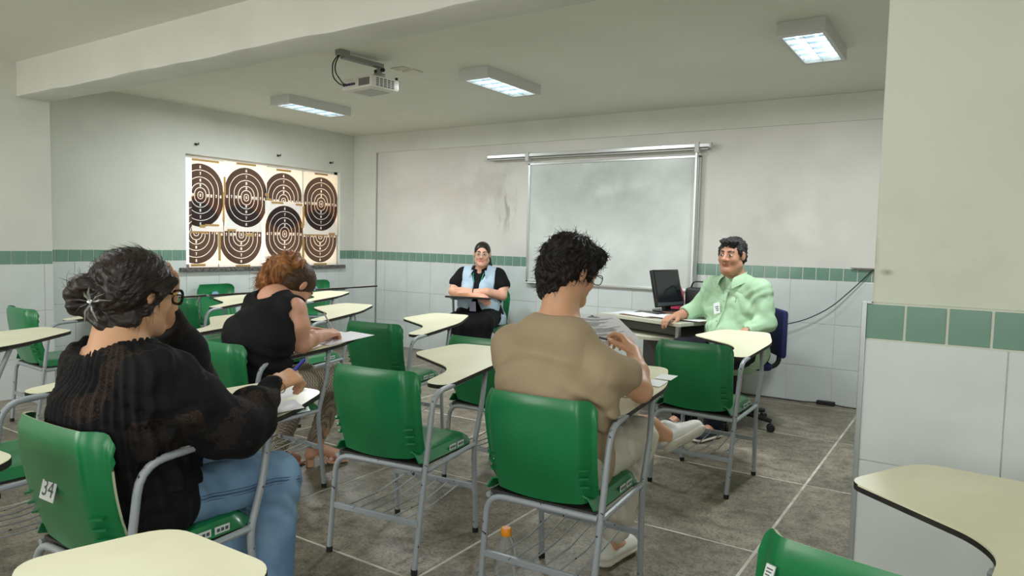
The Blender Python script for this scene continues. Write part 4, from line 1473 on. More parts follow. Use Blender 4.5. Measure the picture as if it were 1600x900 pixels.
# ---------------------------------------------------------------- young man in the beige T-shirt
def young_man():
    root = person('young man with thick black hair in a beige T-shirt seen from behind, holding a paper', (-1.22, 2.2, 0))
    skin = skin_mat('light_olive_skin', (206, 156, 122), (176, 100, 84), (26, 20, 18))
    H = Frame((-1.236, 2.275, 1.192), yaw=-24, pitch=17, roll=3)
    pel, ch, nk = (-1.225, 2.185, .54), (-1.215, 2.135, .79), (-1.225, 2.175, 1.005)
    ls, rs = (-1.415, 2.165, .920), (-1.058, 2.180, .868)
    F = Field(.005)
    torso(F, pel, ch, nk, ls, rs, t=-.006, wid=1.02)
    F.cap(nk, H(0, -.025, -.05), .066, .058, k=.05)
    F.cap((-1.225, 2.165, .99), H(0, -.045, -.02), .050, .052, k=.04)
    F.cap((-1.29, 2.165, .985), (-1.16, 2.165, .975), .046, k=.05)
    head_prims(F, H, .98, nose=.95)
    el, wr = (-.985, 2.355, .775), (-1.100, 2.545, .882)
    F.chain([rs, el], [.050, .040], k=.03)
    F.cap(el, (-1.035, 2.44, .825), .042, .039, k=.015); F.cap((-1.035, 2.44, .825), wr, .039, .026, k=.02)
    el2, wr2 = (-1.47, 2.36, .775), (-1.41, 2.57, .86)
    F.chain([ls, el2], [.050, .040], k=.03); F.chain([el2, wr2], [.042, .026], k=.02)
    rk, ra = (-1.10, 2.60, .53), (-1.185, 2.56, .09)
    lk, la = (-1.50, 2.52, .62), (-1.115, 2.775, .540)
    F.chain([(-1.12, 2.15, .52), rk, ra], [.078, .056, .038], k=.04)
    F.chain([(-1.33, 2.15, .54), lk], [.08, .056], k=.04)
    F.chain([lk, la, (-1.055, 2.815, .495)], [.054, .036, .036], k=.03)
    F.chain([ra, (-1.17, 2.68, .04)], [.036, .03], k=.02)
    tips, tt = hand(F, wr, (-.60, .40, .52), (.62, .10, .66), -1, [(30, 40, 25), (42, 48, 30), (48, 50, 30), (52, 52, 30)], [(.030, .018, -.018), (.034, .002, -.016), (.026, -.006, -.012)], .98)
    hand(F, wr2, (.25, .75, .45), (-.6, .1, .75), 1, [(30, 40, 25)] * 4, [(.03, .018, -.02), (.03, .002, -.014), (.024, 0, -.01)], .98)
    chair_clip(F, -1.214, 2.228, 2.7, .022)
    V, Q = F.mesh()
    np_mesh('body', V, Q, skin, root, face_attrs(V, H, .98))
    # shirt
    M = cloth_mat('beige_cotton', (166, 146, 118), noise=.06, nscale=5)
    F = Field(.006)
    torso(F, pel, ch, nk, ls, rs, t=.010, wid=1.07)
    F.cap((-1.225, 2.16, .60), (-1.225, 2.17, .50), .12, .125, k=.06, sd=(1, 0, 0), sf=1.4)
    F.ell((-1.23, 2.25, .62), (.155, .12, .13), k=.05)
    F.cap(rs, (-1.008, 2.255, .845), .067, .066, k=.03)
    F.cap(ls, (-1.45, 2.29, .82), .068, .076, k=.03)
    # sleeve mouths
    F.cap((-.99, 2.335, .785), (-.965, 2.42, .70), .057, .07, k=.004, op='sub')
    F.cap((-1.48, 2.385, .755), (-1.52, 2.5, .66), .064, .08, k=.006, op='sub')
    # neck opening
    F.cap((-1.30, 2.145, .975), (-1.15, 2.147, .968), .064, k=.06)
    F.cap((-1.262, 2.135, .975), (-1.188, 2.135, .973), .066, k=.04)
    F.ell((-1.225, 2.185, 1.082), (.110, .110, .056), R=np.array(Matrix.Rotation(math.radians(-10), 3, 'X')), k=.008, op='sub')

    def f2(A, X, Y, Z):
        u = .9 * (X + 1.225) * (X > -1.225) + .6 * (X + 1.225) * (X <= -1.225)
        w = Z - .62 + .5 * u
        sag = np.sin(w * 62 + 3 * np.sin(X * 13 + 1) + 1.5 * np.sin(X * 31)) * np.exp(-((Z - .68) / .085) ** 2)
        rad = np.sin((X * .8 + Z * 1.1) * 58 + 2 * np.sin(Z * 17)) * np.exp(-(((X + 1.05) / .10) ** 2 + ((Z - .80) / .09) ** 2))
        dia = np.sin((Z * 1.2 - X * .9) * 34 + 2 * np.sin(X * 11)) * np.exp(-((Z - .80) / .12) ** 2)
        return A + .0070 * sag + .0060 * rad + .0030 * dia
    F.func(f2, (-1.7, 1.9, .4), (-.8, 2.6, 1.0))
    F.func(folds(26, .0022, 5), (-1.7, 1.9, .4), (-.8, 2.6, 1.0))
    chair_clip(F, -1.214, 2.228, 2.7)
    V, Q = F.mesh()
    np_mesh('t_shirt', V, Q, M, root)
    # collar rib
    pts = []
    for k in range(33):
        a = 2 * math.pi * k / 32
        x, y = -1.222 + .072 * math.cos(a), 2.165 + .068 * math.sin(a)
        pts.append((x, y, 1.012 - .20 * (y - 2.165) + (-.008 if y < 2.165 else 0)))
    # trousers
    M = cloth_mat('cream_trousers', (214, 208, 194), noise=.06, nscale=6)
    F = Field(.006)
    F.cap((-1.31, 2.13, .53), (-1.14, 2.13, .53), .122, k=.04)
    F.chain([(-1.13, 2.15, .52), rk, (-1.165, 2.57, .16)], [.094, .077, .062], k=.03)
    F.chain([(-1.32, 2.15, .54), lk], [.096, .077], k=.03)
    F.chain([lk, (-1.20, 2.69, .60)], [.074, .066], k=.03)
    F.cap(rk, (-1.12, 2.60, .48), .080, .078, k=.02)
    F.func(folds(48, .0045, 9, (1, 1, .7)), (-1.8, 1.9, .0), (-.8, 3.0, .75))
    chair_clip(F, -1.214, 2.228, 2.7, .016)
    V, Q = F.mesh()
    np_mesh('trousers', V, Q, M, root)
    # shoes
    for heel, toe, up in (((-1.195, 2.49, .018), (-1.165, 2.76, .018), (0, 0, 1)), ((-1.045, 2.785, .445), (-.945, 2.98, .510), (-.72, .10, .70))):
        F = Field(.004)
        up = np.array(up, float); up /= np.linalg.norm(up)
        h_, t_ = np.array(heel), np.array(toe)
        shoe(F, h_ + up * .004, t_ + up * .004, up, .046, .058)
        V, Q = F.mesh()
        sh = np_mesh('shoe', V, Q, M_shoe_white, root)
        F = Field(.004)
        d = (t_ - h_) / np.linalg.norm(t_ - h_); up2 = up - d * (up @ d); up2 /= np.linalg.norm(up2)
        F.cap(h_ + d * .040 + up2 * .006, h_ + d * .10 + up2 * .006, .043, .040, k=.01, sd=up2, sf=.42); F.cap(h_ + d * .10 + up2 * .006, t_ - d * .046 + up2 * .006, .040, .047, k=.01, sd=up2, sf=.42)
        V, Q = F.mesh()
        np_mesh('sole', V, Q, M_sole, sh)
        sd = np.cross(d, up2)
        q = MB()
        for k in range(5):
            c = h_ + d * (.115 + .018 * k) + up2 * (.080 - .008 * k)
            q.tube([c - sd * .022 - up2 * .004, c + up2 * .004, c + sd * .022 - up2 * .004], .0028, 5)
        q.build('laces', M_shoe_white, sh, smooth=True)
    # hair
    F = Field(.004)
    R = H.R
    F.ell(H(0, -.025, .045), (.094, .112, .092), R, k=.02)
    F.ell(H(0, -.070, -.010), (.086, .062, .082), R, k=.03)
    F.ell(H(0, -.072, -.075), (.062, .042, .055), R, k=.03)
    F.ell(H(0, .055, .080), (.075, .055, .040), R, k=.03)
    for sx in (-1, 1):
        F.cap(H(sx * .078, .022, .03), H(sx * .080, .022, -.012), .014, .009, k=.02)
    F.ell(H(0, .092, -.035), (.088, .070, .085), R, k=.012, op='sub')
    for sx in (-1, 1):
        F.ell(H(sx * .098, .010, -.012), (.022, .030, .036), R, k=.008, op='sub')

    def hf(A, X, Y, Z):
        P = [(X - H.o[0]), (Y - H.o[1]), (Z - H.o[2])]
        x = P[0] * H.R[0, 0] + P[1] * H.R[1, 0] + P[2] * H.R[2, 0]; y = P[0] * H.R[0, 1] + P[1] * H.R[1, 1] + P[2] * H.R[2, 1]; z = P[0] * H.R[0, 2] + P[1] * H.R[1, 2] + P[2] * H.R[2, 2]
        a = np.arctan2(x, -y)
        w = np.sin(z * 70 + 2 * np.sin(a * 5)) * .9
        v = np.sin(a * 16 + w * 2 + 3 * np.sin(z * 40)) * np.sin(z * 85 + 2 * np.sin(a * 9) + 1)
        v2 = np.sin(a * 34 + 4 * np.sin(z * 60)) * .4
        return A - .0055 * (v + v2)
    F.func(hf, H.o - .16, H.o + .17)
    V, Q = F.mesh()
    hr = np_mesh('hair', V, Q, M_hair_black, root)

    def flow(p):
        x, y, z = p
        return (x * 2.5 + .3 * math.sin(z * 90), y * 2.5 + .2, -.6 if z < .08 else .1)
    hair_strands('hair_strands', V, Q, H, 2600, .030, M_hair_black, hr, 4, rad=.0012, flow=flow, lift=.32, curl=.55, mask=lambda P: P[:, 2] > -.10)
    return root, H, (tips, tt)


ym, YH, ywr = young_man()
finish(ym)
tag(MB().tube([Vector((-1.075, 2.505, .863)) + Matrix.Rotation(0, 3, 'X') @ (Vector((.62, -.5, .0)).normalized() * math.cos(a) * .031 + Vector((-.35, -.42, .84)).normalized() * math.sin(a) * .031) for a in np.linspace(0, 2 * math.pi, 25)], .002, 5, caps=False).build('bracelet', mat('pale_cord', (214, 190, 160), .6), smooth=True), 'thin pale bracelet on the right wrist of the man in beige', 'bracelet')
glasses(YH, ym, .98, M_penb, .0016, label='thin dark rimmed glasses on the young man in beige')


# paper in his hands
def leaf(name, corners, m, label, cat='paper', bend=.0, lines=None):
    a, b, c, d = [Vector(p) for p in corners]     # tl, tr, br, bl
    G = []
    nn = (b - a).cross(d - a).normalized()
    for j in range(9):
        v = j / 8
        row = []
        for i in range(9):
            u = i / 8
            p = (a * (1 - u) + b * u) * (1 - v) + (d * (1 - u) + c * u) * v
            row.append(p + nn * bend * math.sin(math.pi * u))
        G.append(row)
    o = MB().shell(G, .0006).build(name, m)
    tag(o, label, cat)
    if lines:
        q = MB()
        for (u0, u1, v0, v1) in lines:
            for sgn in (1, -1):
                pts = []
                K = 5
                vs = []
                for i in range(K + 1):
                    for v in (v0, v1):
                        u = u0 + (u1 - u0) * i / K
                        p = (a * (1 - u) + b * u) * (1 - v) + (d * (1 - u) + c * u) * v + nn * (bend * math.sin(math.pi * u) + (.0005 if sgn > 0 else -.0012))
                        vs.append(p)
                q.add(vs, [(2 * i, 2 * i + 1, 2 * i + 3, 2 * i + 2) for i in range(K)])
        q.build('printed_lines', M_print, o)
    return o


rl = random.Random(8)
lines = [(.40, .60, .07, .085), (.36, .64, .10, .112), (.47, .53, .03, .06)] + [(.1, .1 + rl.uniform(.35, .8), v, v + .008) for v in np.arange(.16, .93, .026) if rl.random() < .85]
M_exam = mat('exam_paper', (228, 226, 230), .6)
leaf('exam_paper', [(-1.47, 2.69, 1.005), (-1.33, 2.85, .99), (-1.175, 2.77, .905), (-1.30, 2.60, .865)], M_exam, 'printed exam paper held up in front of the young man in beige', bend=.012, lines=lines)
pc = Vector((ywr[0][0] + ywr[1]) / 2)
pd = Vector((.93, -.25, -.05)).normalized()
pn = MB().tube([pc - pd * .045, pc + pd * .045], [.0045, .0045], 8).tube([pc + pd * .045, pc + pd * .062], [.005, .0035], 8)
tag(pn.build('pen', M_penb, smooth=True), 'black pen between the fingers of the young man in beige', 'pen')
# small cards on his tablet
TZ = lambda y, cy: .712 + .0956 * (y - cy + .05)
for k, (x, y, w, l, lab) in enumerate(((-1.03, 2.72, .035, .075, 'white slip on the tablet right of the young man\'s elbow, farther one'), (-1.035, 2.62, .035, .085, 'white slip on the tablet right of the young man\'s elbow, nearer one'),
                                       (-1.16, 2.50, .16, .20, 'white sheet lying flat on the tablet under the young man\'s arm'))):
    o = MB().box(-w, w, -l / 2, l / 2, 0, .001).build('paper_slip' if k < 2 else 'document', M_paper)
    o.location = (x - (.0 if k < 2 else .05), y, TZ(y, 2.228) + .0012); o.rotation_euler = (.0953, 0, -.03)
    tag(o, lab, 'paper')


# ---------------------------------------------------------------- woman in the black lace blouse
def lace_mat():
    m = cloth_mat('black_lace_blouse', (11, 11, 13), bscale=150, bump=.5)
    nt = m.node_tree; b = nt.nodes['Principled BSDF']
    tc = nt.nodes.new('ShaderNodeTexCoord')
    mp = nt.nodes.new('ShaderNodeMapping'); mp.inputs['Rotation'].default_value = (.1, .5, .3); mp.inputs['Scale'].default_value = (1, 1, 1)
    nt.links.new(tc.outputs['Object'], mp.inputs[0])

    def math_(op, a, bb=None, clamp=False):
        n = nt.nodes.new('ShaderNodeMath'); n.operation = op; n.use_clamp = clamp
        for i, v in enumerate((a, bb)):
            if v is None: continue
            if isinstance(v, (int, float)): n.inputs[i].default_value = v
            else: nt.links.new(v, n.inputs[i])
        return n.outputs[0]
    # floral eyelets: voronoi petals, only in patches, cut by a fine net
    vo = nt.nodes.new('ShaderNodeTexVoronoi'); vo.inputs['Scale'].default_value = 30; vo.distance = 'MINKOWSKI'; vo.inputs['Exponent'].default_value = .6; vo.inputs['Randomness'].default_value = .35
    nt.links.new(mp.outputs[0], vo.inputs['Vector'])
    petal = math_('MULTIPLY', math_('GREATER_THAN', vo.outputs['Distance'], .62), 1.0)
    wv = nt.nodes.new('ShaderNodeTexNoise'); wv.inputs['Scale'].default_value = 420; wv.inputs['Detail'].default_value = 1
    nt.links.new(mp.outputs[0], wv.inputs['Vector'])
    net = math_('GREATER_THAN', wv.outputs['Fac'], .50)
    no = nt.nodes.new('ShaderNodeTexNoise'); no.inputs['Scale'].default_value = 9; nt.links.new(mp.outputs[0], no.inputs['Vector'])
    patch = math_('GREATER_THAN', no.outputs['Fac'], .54)
    at = nt.nodes.new('ShaderNodeAttribute'); at.attribute_name = 'lace'
    f = math_('MULTIPLY', math_('MULTIPLY', math_('MULTIPLY', petal, net), patch), at.outputs['Fac'])
    f = math_('MULTIPLY', f, .13)
    mx = nt.nodes.new('ShaderNodeMixRGB'); mx.inputs[1].default_value = (*lin((11, 11, 13)), 1); mx.inputs[2].default_value = (*lin((150, 112, 86)), 1)
    nt.links.new(f, mx.inputs[0]); nt.links.new(mx.outputs[0], b.inputs['Base Color'])
    return m


def denim(name, rgb, rgb2):
    m = cloth_mat(name, rgb, rgb2=rgb2, nscale=7, bump=.35, bscale=420)
    return m


def lace_woman():
    root = person('woman with clipped dark bun, black lace blouse and jeans, left foreground', (-2.02, 1.1, 0))
    skin = skin_mat('warm_tan_skin', (204, 154, 118), (170, 90, 78), (26, 20, 18))
    H = Frame((-2.000, 1.095, 1.125), yaw=1, pitch=9, roll=0)
    pel, ch, nk = (-2.02, 1.085, .54), (-2.01, 1.045, .79), (-1.995, 1.045, .975)
    ls, rs = (-2.175, 1.065, .905), (-1.835, 1.055, .905)
    F = Field(.005)
    torso(F, pel, ch, nk, ls, rs, t=0, wid=1.02, bust=.03)
    F.cap((-1.995, 1.045, .97), H(0, -.025, -.06), .060, .054, k=.035)
    F.cap((-1.99, 1.01, .95), H(0, -.05, -.05), .055, .050, k=.04)
    head_prims(F, H, .98, fat=.008)
    el, wr = (-1.765, 1.235, .745), (-1.825, 1.435, .835)
    F.chain([rs, el, wr], [.052, .042, .026], k=.03)
    el2, wr2 = (-2.13, 1.34, .80), (-2.085, 1.235, 1.060)
    F.chain([ls, el2, wr2], [.052, .042, .027], k=.03)
    rk, ra = (-1.905, 1.49, .50), (-1.895, 1.47, .08)
    lk, la = (-2.12, 1.50, .50), (-2.13, 1.52, .08)
    for hp, kk, aa in (((-1.93, 1.06, .52), rk, ra), ((-2.11, 1.06, .52), lk, la)):
        F.chain([hp, kk, aa], [.085, .06, .04], k=.04)
        F.chain([aa, (aa[0], aa[1] + .13, .03)], [.036, .028], k=.02)
    hand(F, wr, (-.02, .92, .18), (.42, -.12, .90), -1, [(30, 45, 30), (42, 55, 35), (50, 60, 35), (52, 60, 35)], [(.030, .020, -.012), (.032, .002, -.020), (.024, -.010, -.014)], .98)
    hand(F, wr2, (.14, -.05, .99), (-.30, .92, .08), 1, [(4, 10, 10), (5, 12, 10), (6, 12, 12), (8, 14, 14)], [(.03, .022, -.01), (.028, .006, -.016), (.02, .0, -.01)], .95, spread=.16)
    chair_clip(F, -2.02, 1.126, 1.2, .020)
    V, Q = F.mesh()
    np_mesh('body', V, Q, skin, root, face_attrs(V, H, .98))
    # blouse
    F = Field(.0055)
    torso(F, pel, ch, nk, ls, rs, t=.022, wid=.99, bust=.035, dep=1.0)
    F.cap((-2.02, 1.04, .70), (-2.02, 1.045, .50), .140, .158, k=.06, sd=(1, 0, 0), sf=1.26)
    F.ell((-2.03, 1.15, .66), (.15, .13, .14), k=.05)
    F.chain([rs, (-1.80, 1.13, .83), el, (-1.79, 1.32, .775), (-1.818, 1.41, .822)], [.082, .088, .084, .066, .036], k=.035)
    F.chain([ls, (-2.17, 1.2, .84), el2, (-2.10, 1.29, .92), (-2.088, 1.240, 1.035)], [.078, .080, .076, .070, .044], k=.035)
    F.ell((-1.795, 1.30, .735), (.055, .10, .055), k=.05)
    # wide scooped neckline, deep at the back
    F.ell((-2.035, 1.045, 1.042), (.180, .20, .088), np.array(Matrix.Rotation(math.radians(-20), 3, 'Y')), k=.008, op='sub')

    def pleat(A, X, Y, Z):
        a = np.arctan2(X + 2.0, -(Y - 1.05))
        w = np.exp(-((Z - .86) / .17) ** 2) * (Y < 1.08)
        A = A + .0042 * w * np.sin(a * 42 + 3 * np.sin(Z * 9) + 2 * np.sin(a * 6))
        w2 = np.exp(-((Z - .60) / .14) ** 2)
        return A + .006 * w2 * np.sin(a * 17 + 4 * np.sin(Z * 7 + a))
    F.func(pleat, (-2.4, .75, .4), (-1.75, 1.3, 1.05))

    def sl(A, X, Y, Z):
        w = np.exp(-((X + 1.80) / .11) ** 2)
        v = np.sin((Y * .9 + Z * .4) * 44 + 3 * np.sin(Z * 22 + 1) + 2 * np.sin(X * 26))
        v2 = np.sin((Z * 1.0 - Y * .4) * 62 + 2.5 * np.sin(Y * 20))
        return A + w * (.0055 * v + .0035 * v2)
    F.func(sl, (-1.98, 1.0, .6), (-1.6, 1.5, 1.0))
    F.func(folds(30, .0028, 12), (-2.4, .8, .4), (-1.6, 1.5, 1.0))
    chair_clip(F, -2.02, 1.126, 1.2)
    V, Q = F.mesh()
    lace = smooth_step(.72, .84, V[:, 2]) * smooth_step(-2.03, -1.93, V[:, 0])
    lace = np.maximum(lace, smooth_step(1.14, 1.3, V[:, 1]) * (V[:, 0] > -1.9) * .7)
    lace = np.maximum(lace, .45 * smooth_step(.6, .7, V[:, 2]))
    np_mesh('blouse', V, Q, lace_mat(), root, dict(lace=lace))
    # jeans
    M = denim('light_blue_denim', (128, 158, 186), (98, 128, 160))
    F = Field(.006)
    F.cap((-2.09, 1.06, .53), (-1.95, 1.06, .53), .115, k=.05)
    for hp, kk, aa in (((-1.935, 1.08, .53), rk, ra), ((-2.105, 1.08, .53), lk, la)):
        F.chain([hp, kk, (aa[0], aa[1], .10)], [.094, .078, .068], k=.035)
        F.cap(kk, (kk[0], kk[1] + .002, kk[2] - .03), .078, .080, k=.02)

    def jf(A, X, Y, Z):
        hipw = np.exp(-(((Y - 1.20) / .08) ** 2 + ((Z - .56) / .09) ** 2))
        kn = np.exp(-(((Y - 1.50) / .09) ** 2 + ((Z - .43) / .07) ** 2))
        v = np.sin((Y * 1.0 + Z * .9) * 75 + 2 * np.sin(Z * 30))
        return A + .0045 * hipw * v + .005 * kn * np.sin((Z + .6 * Y) * 90 + 2 * np.sin(Y * 25))
    F.func(jf, (-2.3, .9, .1), (-1.75, 1.7, .75))
    F.func(folds(28, .002, 3), (-2.3, .9, .1), (-1.75, 1.7, .75))
    chair_clip(F, -2.02, 1.126, 1.2, .014)
    V, Q = F.mesh()
    je = np_mesh('jeans', V, Q, M, root)
    # side seam with stitching along the outside of the right leg
    M_st = mat('dark_seam', (70, 92, 120), .8)
    side = [(-1.818, 1.10, .545), (-1.815, 1.22, .530), (-1.822, 1.34, .520), (-1.825, 1.44, .522), (-1.828, 1.53, .505)]
    surf = []
    for p in path(side, .03):
        d = np.linalg.norm(V[:, 1:] - np.array(p)[1:], axis=1) + (V[:, 0] < -1.9) * 9
        surf.append((V[np.argmin(d)][0] + .001, p.y, p.z))
    MB().tube(surf, .003, 5).build('side_seam', M_st, je, smooth=True)
    for s_ in (-.009, .009):
        MB().tube([(x, y, z + s_) for x, y, z in surf], .0012, 4).build('stitching', M_st, je, smooth=True)
    for aa in (ra, la):
        F = Field(.006)
        shoe(F, (aa[0], aa[1] - .05, .0), (aa[0], aa[1] + .20, .0), w=.04)
        V, Q = F.mesh(lo=(aa[0] - .1, aa[1] - .15, .0), hi=(aa[0] + .1, aa[1] + .3, .16))
        np_mesh('shoe', V, Q, M_shoe_white, root)
    # hair: smooth cap combed back, low twisted bun
    R = H.R
    F = Field(.004)
    F.ell(H(0, -.022, .036), (.090, .108, .096), R, k=.02)
    F.ell(H(0, -.045, -.020), (.084, .080, .070), R, k=.03)
    F.ell(H(0, .085, -.045), (.086, .060, .085), R, k=.010, op='sub')
    for sx in (-1, 1):
        F.cap(H(sx * .072, .055, .045), H(sx * .082, .014, .00), .016, .013, k=.02)
        F.cap(H(sx * .083, .012, .0), H(sx * .080, -.015, -.045), .010, .012, k=.02)
        F.ell(H(sx * .090, -.006, -.006), (.014, .014, .020), R, k=.006, op='sub')

    def hf(A, X, Y, Z):
        P = [(X - H.o[0]), (Y - H.o[1]), (Z - H.o[2])]
        x = P[0] * H.R[0, 0] + P[1] * H.R[1, 0] + P[2] * H.R[2, 0]; y = P[0] * H.R[0, 1] + P[1] * H.R[1, 1] + P[2] * H.R[2, 1]; z = P[0] * H.R[0, 2] + P[1] * H.R[1, 2] + P[2] * H.R[2, 2]
        a = np.arctan2(z + .06, y + .11)
        b_ = np.sqrt((z + .06) ** 2 + (y + .11) ** 2)
        return A - .0012 * np.sin(a * 46 + 2 * np.sin(x * 40)) - .0008 * np.sin(a * 90 + x * 60 + 2 * np.sin(b_ * 50)) - .002 * np.sin(a * 9 + 20 * x)
    F.func(hf, H.o - .17, H.o + .17)
    # bun lobes
    def twist(c0, c1, c2, r):
        F.chain([c0, c1, c2], [r * .8, r, r * .75], k=.012)
    twist((-2.00, 1.000, 1.135), (-2.035, .965, 1.150), (-2.075, .955, 1.128), .032)
    twist((-2.075, .955, 1.125), (-2.06, .96, 1.095), (-2.02, .985, 1.085), .024)
    twist((-2.03, .985, 1.075), (-1.985, 1.000, 1.055), (-1.935, 1.045, 1.060), .030)

    def bf(A, X, Y, Z):
        v = np.sin((X * .8 - Y * .6) * 150 + 3 * np.sin(Z * 60) + 2 * np.sin(X * 50))
        w = np.sin((Z * 1.0 + X * .5) * 190 + 3 * np.sin(Y * 70))
        return A - .0022 * v - .0016 * w
    F.func(bf, (-2.13, .9, 1.0), (-1.9, 1.04, 1.2))
    V, Q = F.mesh()
    hr = np_mesh('hair', V, Q, M_hair_brown, root)

    def flow(p):
        x, y, z = p
        return (-x * .8, -1.0, -.5 - z * 2)
    hair_strands('hair_strands', V, Q, H, 1500, .04, M_hair_brown, hr, 6, rad=.0008, flow=flow, lift=.03, curl=.06, mask=lambda P: (P[:, 1] < .07) & (P[:, 1] > -.08) & (P[:, 2] > -.04))
    hair_strands('loose_strands', V, Q, H, 60, .035, M_hair_brown, hr, 7, rad=.0008, flow=lambda p: (-.3, -1, .5), lift=.8, curl=.7, mask=lambda P: (P[:, 1] < -.11) & (P[:, 2] > -.03))
    hair_strands('loose_strands', V, Q, H, 30, .035, M_hair_brown, hr, 9, rad=.0007, flow=lambda p: (0, .2, -1), lift=.5, curl=.4, mask=lambda P: (P[:, 1] > -.06) & (P[:, 1] < .05) & (P[:, 2] < -.03) & (P[:, 0] > .05))
    return root, H, wr


lwm, LH, lwr = lace_woman()
finish(lwm)
M_blackframe = mat('thick_black_acetate', (18, 17, 17), .2)
glasses(LH, lwm, .98, M_blackframe, .0042, w=.028, h=.021, label='thick black rimmed glasses on the woman in the lace blouse')
# gold mark on the temple arm is a part of the glasses
gg = [o for o in bpy.data.objects if o.name == 'spectacles.001'][0]
p_ = Vector(LH(.0745, .062, .012)) - Vector(gg.location)
MB().bbox(-.005, .005, -.006, .006, -.0035, .0035, .001, Matrix.Translation(p_ + Vector((.003, 0, 0)))).build('gold_mark', M_gold, gg)
# hair clip: a flower of thin metal petals
cl = empty('hair_clip', (-1.972, .960, 1.108), 0, 'silver and black flower shaped claw clip in the bun', 'hair clip')
rk_ = random.Random(5)
out = Vector((.62, -.72, .30)).normalized()
for k in range(10):
    a = k * 2 * math.pi / 10 + rk_.uniform(-.2, .2)
    u = out.orthogonal().normalized(); w_ = out.cross(u)
    d = u * math.cos(a) + w_ * math.sin(a)
    L = rk_.uniform(.034, .055)
    o = MB().tube([out * .012, d * L * .5 + out * .024, d * L + out * .008], [.0022, .0036, .0008], 6).build('petal', M_metal if k % 3 else M_black, cl, smooth=True)
MB().lathe([(.001, 0), (.007, .002), (.006, .008), (.001, .010)], Matrix.Translation(out * .018) @ out.to_track_quat('Z', 'Y').to_matrix().to_4x4(), 10).build('centre_bead', M_metal, cl, smooth=True)
ep = Vector(LH(.081, -.004, -.030))
tag(MB().lathe([(.0005, -.004), (.004, 0), (.0005, .004)], Matrix.Translation(ep + Vector((.004, 0, 0))), 10).build('earring', M_gold, smooth=True), 'small stud earring in the right ear of the woman in lace', 'earring')
tag(MB().tube([Vector((-1.8235, 1.432, .834)) + (Vector((.95, .28, .0)).normalized() * math.cos(a) + Vector((-.05, -.40, .90)).normalized() * math.sin(a)) * .0325 for a in np.linspace(0, 2 * math.pi, 25)], .0018, 5, caps=False).build('bracelet', M_gold, smooth=True), 'thin gold bracelet on the writing wrist of the woman in lace', 'bracelet')
tag(MB().tube([(-1.845, 1.50, .845), (-1.822, 1.545, .900)], [.0055, .0055], 10).tube([(-1.853, 1.485, .830), (-1.845, 1.50, .845)], [.002, .0055], 8).build('pen', M_pen, smooth=True), 'blue capped pen in the hand of the woman in lace', 'pen')
for k, (x, y, w, l, a, lab) in enumerate(((-1.98, 1.48, .21, .30, .25, 'white exam sheet on the tablet in front of the woman in lace'), (-1.86, 1.43, .13, .20, -.45, 'smaller sheet poking out under the wrist of the woman in lace'))):
    o = MB().box(-w / 2, w / 2, -l / 2, l / 2, 0, .001).build('exam_paper', M_exam)
    o.location = (x, y, TZ(y, 1.126) + .001 + k * .0015); o.rotation_euler = (.0953, 0, a)
    tag(o, lab, 'paper')


